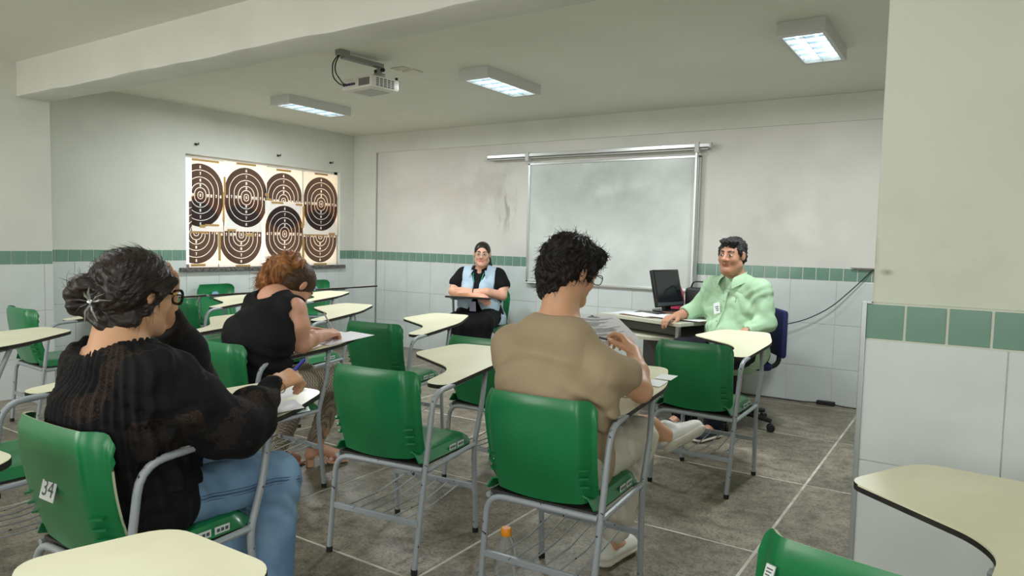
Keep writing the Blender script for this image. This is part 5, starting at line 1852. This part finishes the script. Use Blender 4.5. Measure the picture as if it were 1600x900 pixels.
# ---------------------------------------------------------------- woman with the ginger ponytail, leaning over her sheet
def ginger_woman():
    root = person('woman with a ginger ponytail and black sleeveless top bent over her writing', (-2.96, 2.25, 0))
    skin = skin_mat('fair_skin', (214, 158, 130), (190, 110, 98), (110, 76, 50))
    s = .98
    H = Frame((-2.965, 2.455, 1.040), yaw=-8, pitch=50, roll=0)
    pel, ch, nk = (-2.95, 2.22, .54), (-2.93, 2.20, .80), (-2.965, 2.315, 1.005)
    ls, rs = (-3.085, 2.315, .945), (-2.805, 2.305, .94)
    F = Field(.0055)
    torso(F, pel, ch, nk, ls, rs, t=-.004, wid=.92, bust=.03)
    F.cap((-2.965, 2.30, .99), H(0, -.02, -.06), .054, .052, k=.03)
    head_prims(F, H, s)
    el, wr = (-2.775, 2.335, .765), (-2.835, 2.545, .790)
    F.chain([rs, (-2.775, 2.31, .86), el], [.058, .053, .044], k=.03); F.cap(el, (-2.80, 2.42, .785), .044, .041, k=.015); F.cap((-2.80, 2.42, .785), wr, .041, .027, k=.02)
    el2, wr2 = (-3.18, 2.42, .77), (-3.02, 2.56, .80)
    F.chain([ls, el2, wr2], [.056, .044, .027], k=.03)
    rk, ra = (-2.85, 2.66, .53), (-3.085, 2.69, .105)
    lk, la = (-3.06, 2.60, .53), (-3.16, 2.50, .10)
    for hp, kk, aa, tt in (((-2.87, 2.22, .53), rk, ra, (.07, .15)), ((-3.05, 2.22, .53), lk, la, (-.03, .15))):
        F.chain([hp, kk, aa], [.085, .06, .038], k=.04)
        F.chain([aa, (aa[0] + tt[0], aa[1] + tt[1], .035)], [.034, .026], k=.02)
        F.ell((aa[0], aa[1] - .03, .075), (.03, .034, .03), k=.02)
    hand(F, wr, (-.10, .96, .08), (.35, -.1, .93), -1, [(35, 50, 30), (42, 58, 35), (50, 60, 35), (55, 60, 35)], [(.030, .018, -.012), (.032, .0, -.018), (.024, -.008, -.012)], .95)
    hand(F, wr2, (.55, .80, -.05), (-.1, 0, 1), 1, [(6, 10, 8)] * 4, [(.03, .02, -.01), (.03, .004, -.008), (.022, 0, -.004)], .95)
    chair_clip(F, -3.005, 2.26, -3, .018)
    V, Q = F.mesh()
    np_mesh('body', V, Q, skin, root, face_attrs(V, H, s))
    # sleeveless top, V opening at the back
    F = Field(.006)
    torso(F, pel, ch, nk, ls, rs, t=.012, wid=.96, bust=.035)
    F.cap((-2.95, 2.19, .66), (-2.95, 2.20, .52), .125, .132, k=.06, sd=(1, 0, 0), sf=1.28)
    for p, sx in ((ls, -1), (rs, 1)):
        F.cap((p[0] + sx * .045, p[1] + .02, p[2] - .02), (p[0] + sx * .075, p[1] + .05, p[2] - .20), .078, .06, k=.008, op='sub')
        F.cap((p[0] + sx * .06, p[1] + .0, p[2] + .03), (p[0] + sx * .10, p[1] + .03, p[2] - .05), .052, .06, k=.008, op='sub')
    F.ell((-2.965, 2.33, 1.085), (.095, .15, .075), np.array(Matrix.Rotation(math.radians(35), 3, 'X')), k=.008, op='sub')
    F.cap((-2.975, 2.20, 1.00), (-2.97, 2.27, 1.07), .018, .07, k=.006, op='sub')

    def f2(A, X, Y, Z):
        return A + .0035 * np.sin(Z * 95 + 3 * np.sin(X * 14 + 1) + 8 * X) * np.exp(-((Z - .68) / .09) ** 2) + .0025 * np.sin((Z + X) * 40 + 2 * np.sin(Z * 20))
    F.func(f2, (-3.3, 1.9, .4), (-2.6, 2.5, 1.0))
    chair_clip(F, -3.005, 2.26, -3)
    V, Q = F.mesh()
    np_mesh('sleeveless_top', V, Q, cloth_mat('black_jersey', (17, 17, 19)), root)
    # houndstooth trousers
    M = mat('houndstooth_cloth', (172, 158, 138), .85)
    nt = M.node_tree; b = nt.nodes['Principled BSDF']; tc = nt.nodes.new('ShaderNodeTexCoord'); ck = nt.nodes.new('ShaderNodeTexChecker'); ck.inputs['Scale'].default_value = 130
    ck.inputs['Color1'].default_value = (*lin((186, 172, 150)), 1); ck.inputs['Color2'].default_value = (*lin((96, 86, 76)), 1)
    nt.links.new(tc.outputs['Object'], ck.inputs['Vector']); nt.links.new(ck.outputs[0], b.inputs['Base Color'])
    F = Field(.006)
    F.cap((-3.06, 2.20, .54), (-2.86, 2.20, .54), .128, k=.05)
    for hp, kk, aa in (((-2.87, 2.22, .53), rk, ra), ((-3.05, 2.22, .53), lk, la)):
        F.chain([hp, kk, (aa[0], aa[1], .13)], [.100, .068, .046], k=.03)
    F.func(folds(40, .003, 23), (-3.4, 2.0, .1), (-2.6, 2.9, .75))
    chair_clip(F, -3.005, 2.26, -3, .012)
    V, Q = F.mesh()
    np_mesh('trousers', V, Q, M, root)
    # heeled sandals
    M_nude = mat('nude_leather', (206, 160, 128), .4)
    for aa, tt in ((ra, (.09, .19)), (la, (-.03, .2))):
        d = Vector((tt[0], tt[1], 0)).normalized(); sd = Vector((d.y, -d.x, 0))
        b0 = Vector((aa[0], aa[1], 0)) - d * .045
        sh = MB()
        G = []
        for i in range(13):
            u = i / 12
            w = .026 + .014 * math.sin(math.pi * u * .9)
            z = .062 - .052 * smooth_step(.15, .6, u)
            G.append([b0 + d * (.235 * u) + sd * w * e_ + Vector((0, 0, z)) for e_ in (-1, -.5, 0, .5, 1)])
        sh = sh.shell(G, .010).build('sandal', M_nude, root, smooth=True)
        MB().bbox(-.020, .020, -.020, .018, 0, .058, .004, Matrix.Translation(b0 + d * .022) @ Matrix.Rotation(math.atan2(d.y, d.x) - math.pi / 2, 4, 'Z')).build('heel', M_nude, sh)
        for u, hh in ((.17, .052), (.135, .060), (.10, .075)):
            c = b0 + d * u
            MB().tube(path([c - sd * .038 + Vector((0, 0, .014)), c - sd * .02 + Vector((0, 0, hh)), c + sd * .02 + Vector((0, 0, hh)), c + sd * .038 + Vector((0, 0, .014))], .02), .0035, 5).build('strap', M_nude, sh, smooth=True)
    # hair: brown roots combed back, ginger ponytail
    R = H.R
    M_roots = mat('light_brown_roots', (84, 60, 42), .45, spec=.25, rgb2=(54, 38, 28), nscale=50, bump=.6, bscale=150, bdist=.003)
    F = Field(.004)
    F.ell(H(0, -.022, .036), (.083, .104, .093), R, k=.02)
    F.ell(H(0, -.05, -.02), (.076, .072, .062), R, k=.03)
    F.ell(H(0, .085, -.040), (.080, .062, .085), R, k=.008, op='sub')
    for sx in (-1, 1):
        F.ell(H(sx * .088, .0, -.012), (.018, .022, .034), R, k=.006, op='sub')

    def hf(A, X, Y, Z):
        P = [(X - H.o[0]), (Y - H.o[1]), (Z - H.o[2])]
        y = P[0] * R[0, 1] + P[1] * R[1, 1] + P[2] * R[2, 1]; z = P[0] * R[0, 2] + P[1] * R[1, 2] + P[2] * R[2, 2]
        a = np.arctan2(z - .04, y + .10)
        return A - .0015 * np.sin(a * 60)
    F.func(hf, H.o - .17, H.o + .17)
    V, Q = F.mesh()
    hr = np_mesh('hair', V, Q, M_roots, root)
    F = Field(.004)
    base = H(0, -.075, .078)
    pts = [base + V3(0, 0, -.01), base + V3(-.01, -.035, .004), base + V3(-.03, -.085, -.02), base + V3(-.055, -.135, -.06), base + V3(-.075, -.175, -.10)]
    F.chain(pts, [.036, .062, .068, .052, .020], k=.03)
    F.cap(base + V3(.01, -.02, .0), base + V3(.015, -.07, -.04), .034, .022, k=.02)

    def pf(A, X, Y, Z):
        u = (Y * .75 + Z * .45 + X * .3)
        v = X - Z * .6
        return A - .0055 * np.sin(v * 120 + 5 * np.sin(u * 38)) - .0035 * np.sin(v * 230 + 6 * np.sin(u * 50 + 1)) - .005 * np.sin(u * 60 + 2 * np.sin(v * 40))
    F.func(pf, base - .26, base + .12)
    V, Q = F.mesh()
    pt = np_mesh('ponytail', V, Q, M_hair_red, hr)

    F2 = Frame(base, 0, 0, 0)
    hair_strands('ponytail_strands', V, Q, F2, 1100, .05, M_hair_red, hr, 3, rad=.0010, flow=lambda p: (-.35, -.8, -.55 - p[1] * -3), lift=.38, curl=.45)
    c = Vector(base)
    MB().tube([c + Vector((-.0, -.012, .004)) + (Vector((1, 0, 0)) * math.cos(a) + Vector((0, .45, .9)) * math.sin(a)) * .031 for a in np.linspace(0, 6.283, 17)], .006, 6, caps=False).build('hair_tie', M_black, hr, smooth=True)
    return root, H, wr


gw, GH, gwr = ginger_woman()
finish(gw)
o = MB().box(-.105, .105, -.148, .148, 0, .0012).build('exam_paper', M_exam)
o.location = (-2.85, 2.66, TZ(2.66, 2.26) + .0022); o.rotation_euler = (.0953, 0, -.12)
tag(o, 'white sheet the ginger haired woman is writing on', 'paper')
tag(MB().tube([(-2.868, 2.625, .800), (-2.90, 2.588, .895)], [.0042, .0042], 8).tube([(-2.862, 2.632, .782), (-2.868, 2.625, .800)], [.001, .0042], 8).build('pen', mat('clear_pen', (190, 195, 200), .3), smooth=True), 'slim pen upright in the hand of the ginger haired woman', 'pen')


# ---------------------------------------------------------------- woman in the denim vest at the back wall
def vest_woman():
    O = Frame((-4.18, 5.80, 0), yaw=202)
    w = lambda x, y, z: tuple(O(x, y, z))
    root = person('woman with glasses in a light denim vest sitting arms crossed at the back wall', (-4.18, 5.80, 0))
    skin = skin_mat('rosy_fair_skin', (222, 168, 142), (200, 124, 112), (52, 34, 28))
    H = Frame(w(-.025, .115, 1.165), yaw=212, pitch=4, roll=-2)
    s = 1.0
    pel, ch, nk = w(0, .06, .54), w(0, .055, .80), w(-.01, .06, 1.0)
    ls, rs = w(-.172, .05, .955), w(.172, .05, .955)
    F = Field(.0055)
    torso(F, pel, ch, nk, ls, rs, t=-.004, wid=1.12, bust=.04, belly=.03)
    F.cap(nk, H(0, -.015, -.06), .054, .052, k=.03)
    head_prims(F, H, s, fat=.007)
    # crossed forearms resting on the tablet: her left arm over her right
    el, wr = w(-.245, .15, .765), w(.04, .285, .80)
    F.chain([ls, w(-.235, .08, .86), el], [.060, .056, .048], k=.03); F.cap(el, w(-.11, .24, .80), .046, .042, k=.015); F.cap(w(-.11, .24, .80), wr, .042, .027, k=.02)
    el2, wr2 = w(.255, .15, .79), w(-.04, .31, .765)
    F.chain([rs, w(.24, .08, .87), el2], [.060, .056, .048], k=.03); F.cap(el2, w(.12, .25, .785), .046, .040, k=.015); F.cap(w(.12, .25, .785), wr2, .040, .027, k=.02)
    hd = lambda a, b: O.d(*a)
    hand(F, wr, O.d(.95, .15, .12), O.d(0, .75, .65), 1, [(4, 8, 8), (5, 9, 8), (6, 10, 8), (8, 12, 8)], [(.03, .02, -.01), (.03, .006, -.006), (.022, 0, -.004)], .95)
    hand(F, wr2, O.d(-.80, .35, -.45), O.d(.1, .9, .35), -1, [(10, 14, 10)] * 4, [(.03, .02, -.01), (.03, .004, -.006), (.022, 0, -.004)], .95)
    for sx in (-1, 1):
        F.chain([w(sx * .10, .08, .53), w(sx * .13, .46, .51), w(sx * .09, .40, .08)], [.085, .06, .038], k=.04)
        F.chain([w(sx * .09, .40, .08), w(sx * .10, .54, .03)], [.036, .028], k=.02)
    chair_clip(F, -4.19, 5.85, 196, .018)
    V, Q = F.mesh()
    np_mesh('body', V, Q, skin, root, face_attrs(V, H, s))
    eyes(H, root, s)
    # black dress: top, short sleeves, long skirt
    M = cloth_mat('black_dress_cloth', (14, 13, 15))
    F = Field(.006)
    torso(F, pel, ch, nk, ls, rs, t=.012, wid=1.15, bust=.045, belly=.035)
    F.chain([ls, w(-.232, .085, .868)], [.076, .078], k=.03); F.chain([rs, w(.238, .085, .872)], [.076, .078], k=.03)
    for q_ in ((w(-.25, .10, .82), w(-.27, .14, .74)), (w(.262, .10, .82), w(.29, .14, .74))):
        F.cap(q_[0], q_[1], .062, .07, k=.004, op='sub')
    F.cap(w(0, .09, 1.06), w(0, .11, 1.12), .062, .08, k=.008, op='sub')
    F.cap(w(0, .175, 1.0), w(0, .20, .93), .052, .014, k=.008, op='sub')
    F.cap(w(-.10, .06, .54), w(.10, .06, .54), .135, k=.05)
    for sx in (-1, 1):
        F.chain([w(sx * .11, .08, .54), w(sx * .135, .45, .515)], [.115, .092], k=.05)
        F.chain([w(sx * .135, .45, .515), w(sx * .11, .46, .28)], [.092, .095], k=.05)
    F.cap(w(0, .25, .50), w(0, .46, .50), .09, k=.08)
    F.cap(w(0, .46, .50), w(0, .45, .29), .085, k=.08)

    def sk(A, X, Y, Z):
        px, py = X + 4.18, Y - 5.80
        lx = px * math.cos(math.radians(202)) + py * math.sin(math.radians(202))
        return A + .007 * np.sin(lx * 75 + 2 * np.sin(Z * 12)) * np.exp(-((Z - .33) / .17) ** 2)
    F.func(sk, (-4.8, 5.0, .15), (-3.8, 6.2, .62))
    F.func(lambda A, X, Y, Z: np.maximum(A, .255 - Z + 0 * X + 0 * Y), (-4.8, 5.0, .1), (-3.7, 6.3, .30))
    chair_clip(F, -4.19, 5.85, 196, .010)
    V, Q = F.mesh()
    np_mesh('dress', V, Q, M, root)
    # denim vest, open at the front
    M = denim('pale_denim', (184, 202, 214), (160, 182, 200))
    F = Field(.005)
    torso(F, pel, ch, nk, ls, rs, t=.026, wid=1.18, bust=.05, belly=.045)
    F.cap(w(0, .03, .70), w(-.02, .03, .50), .165, .185, k=.06, sd=tuple(O.d(1, 0, 0)), sf=1.28)
    lapw = w(0, .30, .60)

    def cutv(A, X, Y, Z):
        px, py = X + 4.18, Y - 5.80
        c_, s_ = math.cos(math.radians(202)), math.sin(math.radians(202))
        lx = px * c_ + py * s_; ly = -px * s_ + py * c_
        half = .030 + .05 * smooth_step(.86, 1.0, Z) + .10 * smooth_step(.72, .52, Z)
        front = np.minimum(half - np.abs(lx), ly - .08)
        A = np.maximum(A, front)
        # arm holes and neck
        arm = np.abs(lx) - (.163 + .05 * smooth_step(.80, .68, Z) + .06 * smooth_step(.62, .52, Z))
        A = np.maximum(A, arm)
        return A
    F.func(cutv, (-4.9, 5.1, .3), (-3.6, 6.4, 1.15))
    F.cap(w(0, .08, 1.05), w(0, .10, 1.12), .078, .09, k=.006, op='sub')
    F.func(lambda A, X, Y, Z: np.maximum(A, .47 - Z + 0 * X + 0 * Y), (-4.9, 5.0, .25), (-3.6, 6.4, .5))
    F.func(folds(55, .0025, 31), (-4.9, 5.1, .3), (-3.6, 6.4, 1.1))
    chair_clip(F, -4.19, 5.85, 196)
    V, Q = F.mesh()
    ve = np_mesh('denim_vest', V, Q, M, root)
    for sx in (-1, 1):       # collar flaps
        q = MB()
        a, b_, c2, d2 = w(sx * .075, .03, 1.045), w(sx * .060, .135, 1.005), w(sx * .085, .185, .925), w(sx * .135, .12, .985)
        G = [[Vector(a) * (1 - u) * (1 - v) + Vector(b_) * u * (1 - v) + Vector(c2) * u * v + Vector(d2) * (1 - u) * v + Vector(O.d(0, .010, .012)) * math.sin(math.pi * v) for u in np.linspace(0, 1, 6)] for v in np.linspace(0, 1, 6)]
        q.shell(G, .004 * sx).build('collar', M, ve, smooth=True)
    # hair parted and tied back
    R = H.R
    F = Field(.004)
    F.ell(H(0, -.022, .034), (.082, .103, .092), R, k=.02)
    F.ell(H(0, -.05, -.02), (.076, .070, .062), R, k=.03)
    F.ell(H(0, .098, .000), (.075, .062, .086), R, k=.008, op='sub')
    for sx in (-1, 1):
        F.ell(H(sx * .088, .004, -.012), (.016, .022, .034), R, k=.006, op='sub')
    F.chain([H(-.02, -.11, .0), H(-.05, -.115, -.06), H(-.085, -.09, -.115)], [.030, .032, .018], k=.02)
    V, Q = F.mesh()
    np_mesh('hair', V, Q, M_hair_brown, root)
    for sx in (-1, 1):
        q = MB().tube(path([w(sx * .060, .06, 1.03), w(sx * .052, .165, .965), w(sx * .03, .200, .88), w(.0, .225, .80)], .03), .0035, 5)
        q.build('lanyard', mat('green_lanyard', (60, 176, 140), .6), root, smooth=True)
    return root, H, O


vw, VH, VO = vest_woman()
finish(vw)
glasses(VH, vw, 1.0, mat('pale_spectacle_frame', (190, 180, 176), .3), .0018, w=.027, h=.020, label='pale framed glasses on the woman in the denim vest')
bd = MB().bbox(-.032, .032, -.002, .002, -.048, .048, .0015).build('name_badge', mat('lilac_badge', (176, 172, 196), .4))
bd.location = VO(.0, .355, .665); bd.rotation_euler = (math.radians(-8), 0, math.radians(200))
tag(bd, 'pale rectangular badge hanging below the crossed arms of the vest woman', 'badge')
tag(MB().tube([Vector(VO(.012, .278, .80)) + (Vector(VO.d(.1, .7, .7)).normalized() * math.cos(a) + Vector(VO.d(0, .7, -.7)) * math.sin(a)) * .034 for a in np.linspace(0, 6.283, 21)], .005, 6, caps=False).build('wrist_watch', M_black, smooth=True), 'dark watch on the upper wrist of the vest woman', 'watch')
tag(MB().tube([Vector(VH(0, -.02, -.10)) + (Vector(VO.d(1, 0, 0)) * math.cos(a) * .068 + Vector(VO.d(0, .85, -.4)) * (math.sin(a)) * .085) for a in np.linspace(0, 6.283, 25)], .0018, 5, caps=False).build('necklace', M_gold, smooth=True), 'thin gold necklace of the woman in the denim vest', 'necklace')


# ---------------------------------------------------------------- older man at the desk
def older_man():
    O = Frame((-1.425, 5.165, 0), yaw=160)
    w = lambda x, y, z: tuple(O(x, y, z))
    root = person('older man in a pale green shirt sitting beside the teacher desk', (-1.425, 5.165, 0))
    skin = skin_mat('tanned_skin', (190, 138, 110), (162, 100, 84), (52, 42, 38))
    H = Frame(w(.0, .115, 1.235), yaw=171, pitch=2, roll=-2)
    s = 1.07
    pel, ch, nk = w(0, .0, .57), w(0, .03, .85), w(0, .045, 1.065)
    ls, rs = w(-.182, .03, 1.00), w(.182, .05, 1.00)
    F = Field(.0055)
    torso(F, pel, ch, nk, ls, rs, t=0, wid=1.12, belly=.07)
    F.cap(nk, H(0, -.02, -.055), .066, .064, k=.03)
    F.ell(H(0, .045, -.115), (.045, .045, .03), k=.03)
    head_prims(F, H, s, fat=.010, nose=1.25)
    el, wr = w(.285, .10, .835), w(.285, .335, .785)
    F.chain([rs, el, wr], [.058, .046, .032], k=.03)
    el2, wr2 = w(-.262, .06, .78), w(-.165, .27, .675)
    F.chain([ls, el2, wr2], [.058, .046, .032], k=.03)
    hand(F, wr, O.d(.08, .95, -.12), O.d(0, .1, 1), -1, [(22, 28, 18), (24, 32, 20), (26, 34, 20), (28, 36, 20)], [(.03, .02, -.01), (.03, .004, -.012), (.022, 0, -.008)], 1.08)
    hand(F, wr2, O.d(.35, .80, -.42), O.d(.1, .5, .85), 1, [(18, 24, 16)] * 4, [(.03, .022, -.01), (.03, .008, -.010), (.022, 0, -.006)], 1.08, spread=.1)
    for sx in (-1, 1):
        F.chain([w(sx * .11, .02, .55), w(sx * .16, .43, .55), w(sx * .14, .42, .09)], [.085, .062, .042], k=.04)
        F.chain([w(sx * .14, .42, .09), w(sx * .15, .55, .04)], [.038, .03], k=.02)
    V, Q = F.mesh()
    np_mesh('body', V, Q, skin, root, face_attrs(V, H, s, .0038))
    eyes(H, root, s)
    # shirt
    M = cloth_mat('pale_green_shirt_cloth', (176, 206, 172), rgb2=(164, 196, 160), nscale=9)
    F = Field(.0055)
    torso(F, pel, ch, nk, ls, rs, t=.018, wid=1.16, belly=.085)
    F.cap(w(0, .03, .66), w(0, .04, .52), .150, .150, k=.06, sd=tuple(O.d(1, 0, 0)), sf=1.30)
    F.ell(w(-.10, .02, .54), (.14, .15, .12), k=.05)
    F.chain([rs, el, w(.285, .235, .805)], [.072, .064, .054], k=.03)
    F.chain([ls, el2, w(-.235, .16, .73)], [.072, .066, .056], k=.03)
    F.cap(w(.285, .285, .795), w(.285, .36, .78), .048, .06, k=.003, op='sub')
    F.cap(w(-.205, .215, .705), w(-.16, .29, .66), .048, .06, k=.003, op='sub')
    F.cap(w(0, .07, 1.125), w(0, .10, 1.20), .070, .09, k=.008, op='sub')
    F.cap(w(0, .185, 1.075), w(0, .215, .99), .050, .012, k=.006, op='sub')

    def f2(A, X, Y, Z):
        px, py = X + 1.425, Y - 5.165
        c_, s_ = math.cos(math.radians(160)), math.sin(math.radians(160))
        lx = px * c_ + py * s_
        a = .0040 * np.sin((Z + .35 * np.abs(lx)) * 60 + 3 * np.sin(lx * 16)) * np.exp(-((Z - .72) / .12) ** 2)
        b_ = .005 * np.sin((Z * .8 - np.abs(lx)) * 70 + 2 * np.sin(Z * 25)) * np.exp(-(((np.abs(lx) - .22) / .08) ** 2 + ((Z - .90) / .12) ** 2))
        return A + a + b_
    F.func(f2, (-1.9, 4.6, .4), (-.9, 5.6, 1.1))
    F.func(folds(36, .0028, 41), (-1.9, 4.6, .4), (-.9, 5.6, 1.1))
    V, Q = F.mesh()
    sh = np_mesh('shirt', V, Q, M, root)

    def on_front(lx, z):
        P = O.inv(V)
        m = (np.abs(P[:, 0] - lx) < .012) & (np.abs(P[:, 2] - z) < .012)
        return float(P[m, 1].max()) if m.any() else .2
    pl = []
    for z in np.linspace(.60, .985, 12):
        pl.append(w(.0, on_front(0, z) + .001, z))
    G = [[Vector(p) + Vector(O.d(dx, 0, 0)) + Vector(O.d(0, .002, 0)) for dx in (-.014, 0, .014)] for p in pl]
    MB().shell(G, .003).build('placket', M, sh, smooth=True)
    for p in pl[1::2]:
        MB().lathe([(.0055, 0), (.005, .0025), (.001, .0025)], Matrix.Translation(Vector(p) + Vector(O.d(0, .004, 0))) @ Vector(O.d(0, 1, 0)).to_track_quat('Z', 'Y').to_matrix().to_4x4(), 8).build('button', M_frame, sh)
    for sx in (-1, 1):
        q = MB()
        a, b_, c2, d2 = w(sx * .080, .035, 1.125), w(sx * .045, .135, 1.085), w(sx * .062, .185, 1.005), w(sx * .125, .10, 1.055)
        G = [[Vector(a) * (1 - u) * (1 - v) + Vector(b_) * u * (1 - v) + Vector(c2) * u * v + Vector(d2) * (1 - u) * v + Vector(O.d(0, .010, .014)) * math.sin(math.pi * v) for u in np.linspace(0, 1, 6)] for v in np.linspace(0, 1, 6)]
        q.shell(G, .004 * sx).build('collar', M, sh, smooth=True)
    yy = on_front(-.085, .93)
    MB().tube([w(-.09, yy + .002, .945), w(-.083, yy + .003, .93), w(-.088, yy + .002, .925), w(-.078, yy + .003, .915)], .0016, 4).build('chest_emblem', mat('dark_green_thread', (70, 110, 80), .7), sh)
    # trousers
    F = Field(.006)
    F.cap(w(-.11, .0, .55), w(.11, .0, .55), .135, k=.05)
    for sx in (-1, 1):
        F.chain([w(sx * .11, .02, .56), w(sx * .16, .43, .555), w(sx * .14, .425, .11)], [.112, .086, .066], k=.03)
    F.func(folds(40, .003, 43), (-2.1, 4.5, .05), (-1.0, 5.5, .7))
    V, Q = F.mesh()
    np_mesh('trousers', V, Q, cloth_mat('dark_navy_trousers', (24, 26, 36)), root)
    for sx in (-1, 1):
        F = Field(.005)
        a, b_ = w(sx * .14, .36, .016), w(sx * .155, .64, .016)
        shoe(F, a, b_, w=.046, h=.055)
        V, Q = F.mesh(lo=np.minimum(a, b_) - V3(.09, .09, .03), hi=np.maximum(a, b_) + V3(.09, .09, .14))
        so = np_mesh('shoe', V, Q, mat('dark_blue_shoe', (28, 36, 52), .6), root)
        F = Field(.005)
        d = (np.array(b_) - np.array(a)); d /= np.linalg.norm(d)
        F.cap(np.array(a) + d * .04, np.array(b_) - d * .045, .043, .047, k=.01, sd=(0, 0, 1), sf=.36)
        V, Q = F.mesh()
        np_mesh('sole', V, Q, M_sole, so)
    # short wavy greying hair
    R = H.R
    F = Field(.004)
    F.ell(H(0, -.030, .048), (.088, .108, .088), R, k=.02)
    F.ell(H(0, -.075, -.015), (.078, .055, .065), R, k=.03)
    F.ell(H(0, .055, .100), (.068, .040, .026), R, k=.02)
    for sx in (-1, 1):
        F.cap(H(sx * .079, .030, .045), H(sx * .084, .018, -.004), .013, .008, k=.015)
    F.ell(H(0, .108, -.020), (.084, .070, .096), R, k=.008, op='sub')
    for sx in (-1, 1):
        F.ell(H(sx * .094, .0, -.012), (.018, .026, .036), R, k=.006, op='sub')

    def hf(A, X, Y, Z):
        return A - .004 * np.sin(X * 130 + 2 * np.sin(Z * 90)) * np.sin(Z * 120 + 2 * np.sin(X * 80 + Y * 60)) - .0025 * np.sin(Y * 160 + 3 * np.sin(X * 90))
    F.func(hf, H.o - .17, H.o + .17)
    V, Q = F.mesh()
    hr = np_mesh('hair', V, Q, M_hair_grey, root)
    hair_strands('hair_strands', V, Q, H, 700, .014, M_hair_grey, hr, 14, rad=.0012, flow=lambda p: (p[0] * 3, p[1] * 2, .3), lift=.5, curl=.7)
    return root, H, O, on_front


om, OH, OO, ofr = older_man()
finish(om)
yy = ofr(.035, .855)
bd = MB().bbox(-.026, .026, -.002, .002, -.042, .042, .0015).build('name_badge', M_paper)
bd.location = OO(.035, yy + .012, .86); bd.rotation_euler = (math.radians(14), math.radians(18), math.radians(160))
tag(bd, 'white name badge clipped to the pale green shirt', 'badge')
for k in range(3):
    MB().box(-.018 + .0, .012 - .005 * k, .0022, .0028, .008 - .014 * k, .014 - .014 * k).build('printed_line', M_print, bd)


# small things left on the chairs
st = empty('striped_strap', (-3.005, 2.26, 0), math.radians(-3), 'blue and white striped strap lying over the left end of a green chair back', 'strap')
for k, m in enumerate((mat('strap_white', (222, 228, 232), .6), mat('strap_blue', (70, 120, 176), .6), mat('strap_white_edge', (226, 230, 230), .6), mat('strap_teal', (60, 140, 150), .6))):
    MB().tube(path([(-.225, -.235 + k * .001, .765 - k * .012), (-.20, -.262 - .002 * k, .806 - k * .007), (-.13, -.272 - .002 * k, .806 - k * .005), (-.045, -.275, .8045 - k * .0015)], .03), .0045, 6).build('stripe', m, st, smooth=True)
M_rs = mat('pale_blue_sticker', (150, 186, 214), .4)
for o in [o for o in bpy.data.objects if o.name.startswith('school_chair') and o.location.x < -6]:
    for c in o.children:
        if c.name.startswith('backrest'):
            MB().lathe([(.03, 0), (.03, .001)], Matrix.Translation((0, -.228, .70)) @ Matrix.Rotation(math.radians(-95), 4, 'X') @ Matrix.Diagonal((1.3, .8, 1, 1)), 18).build('round_sticker', M_rs, c)
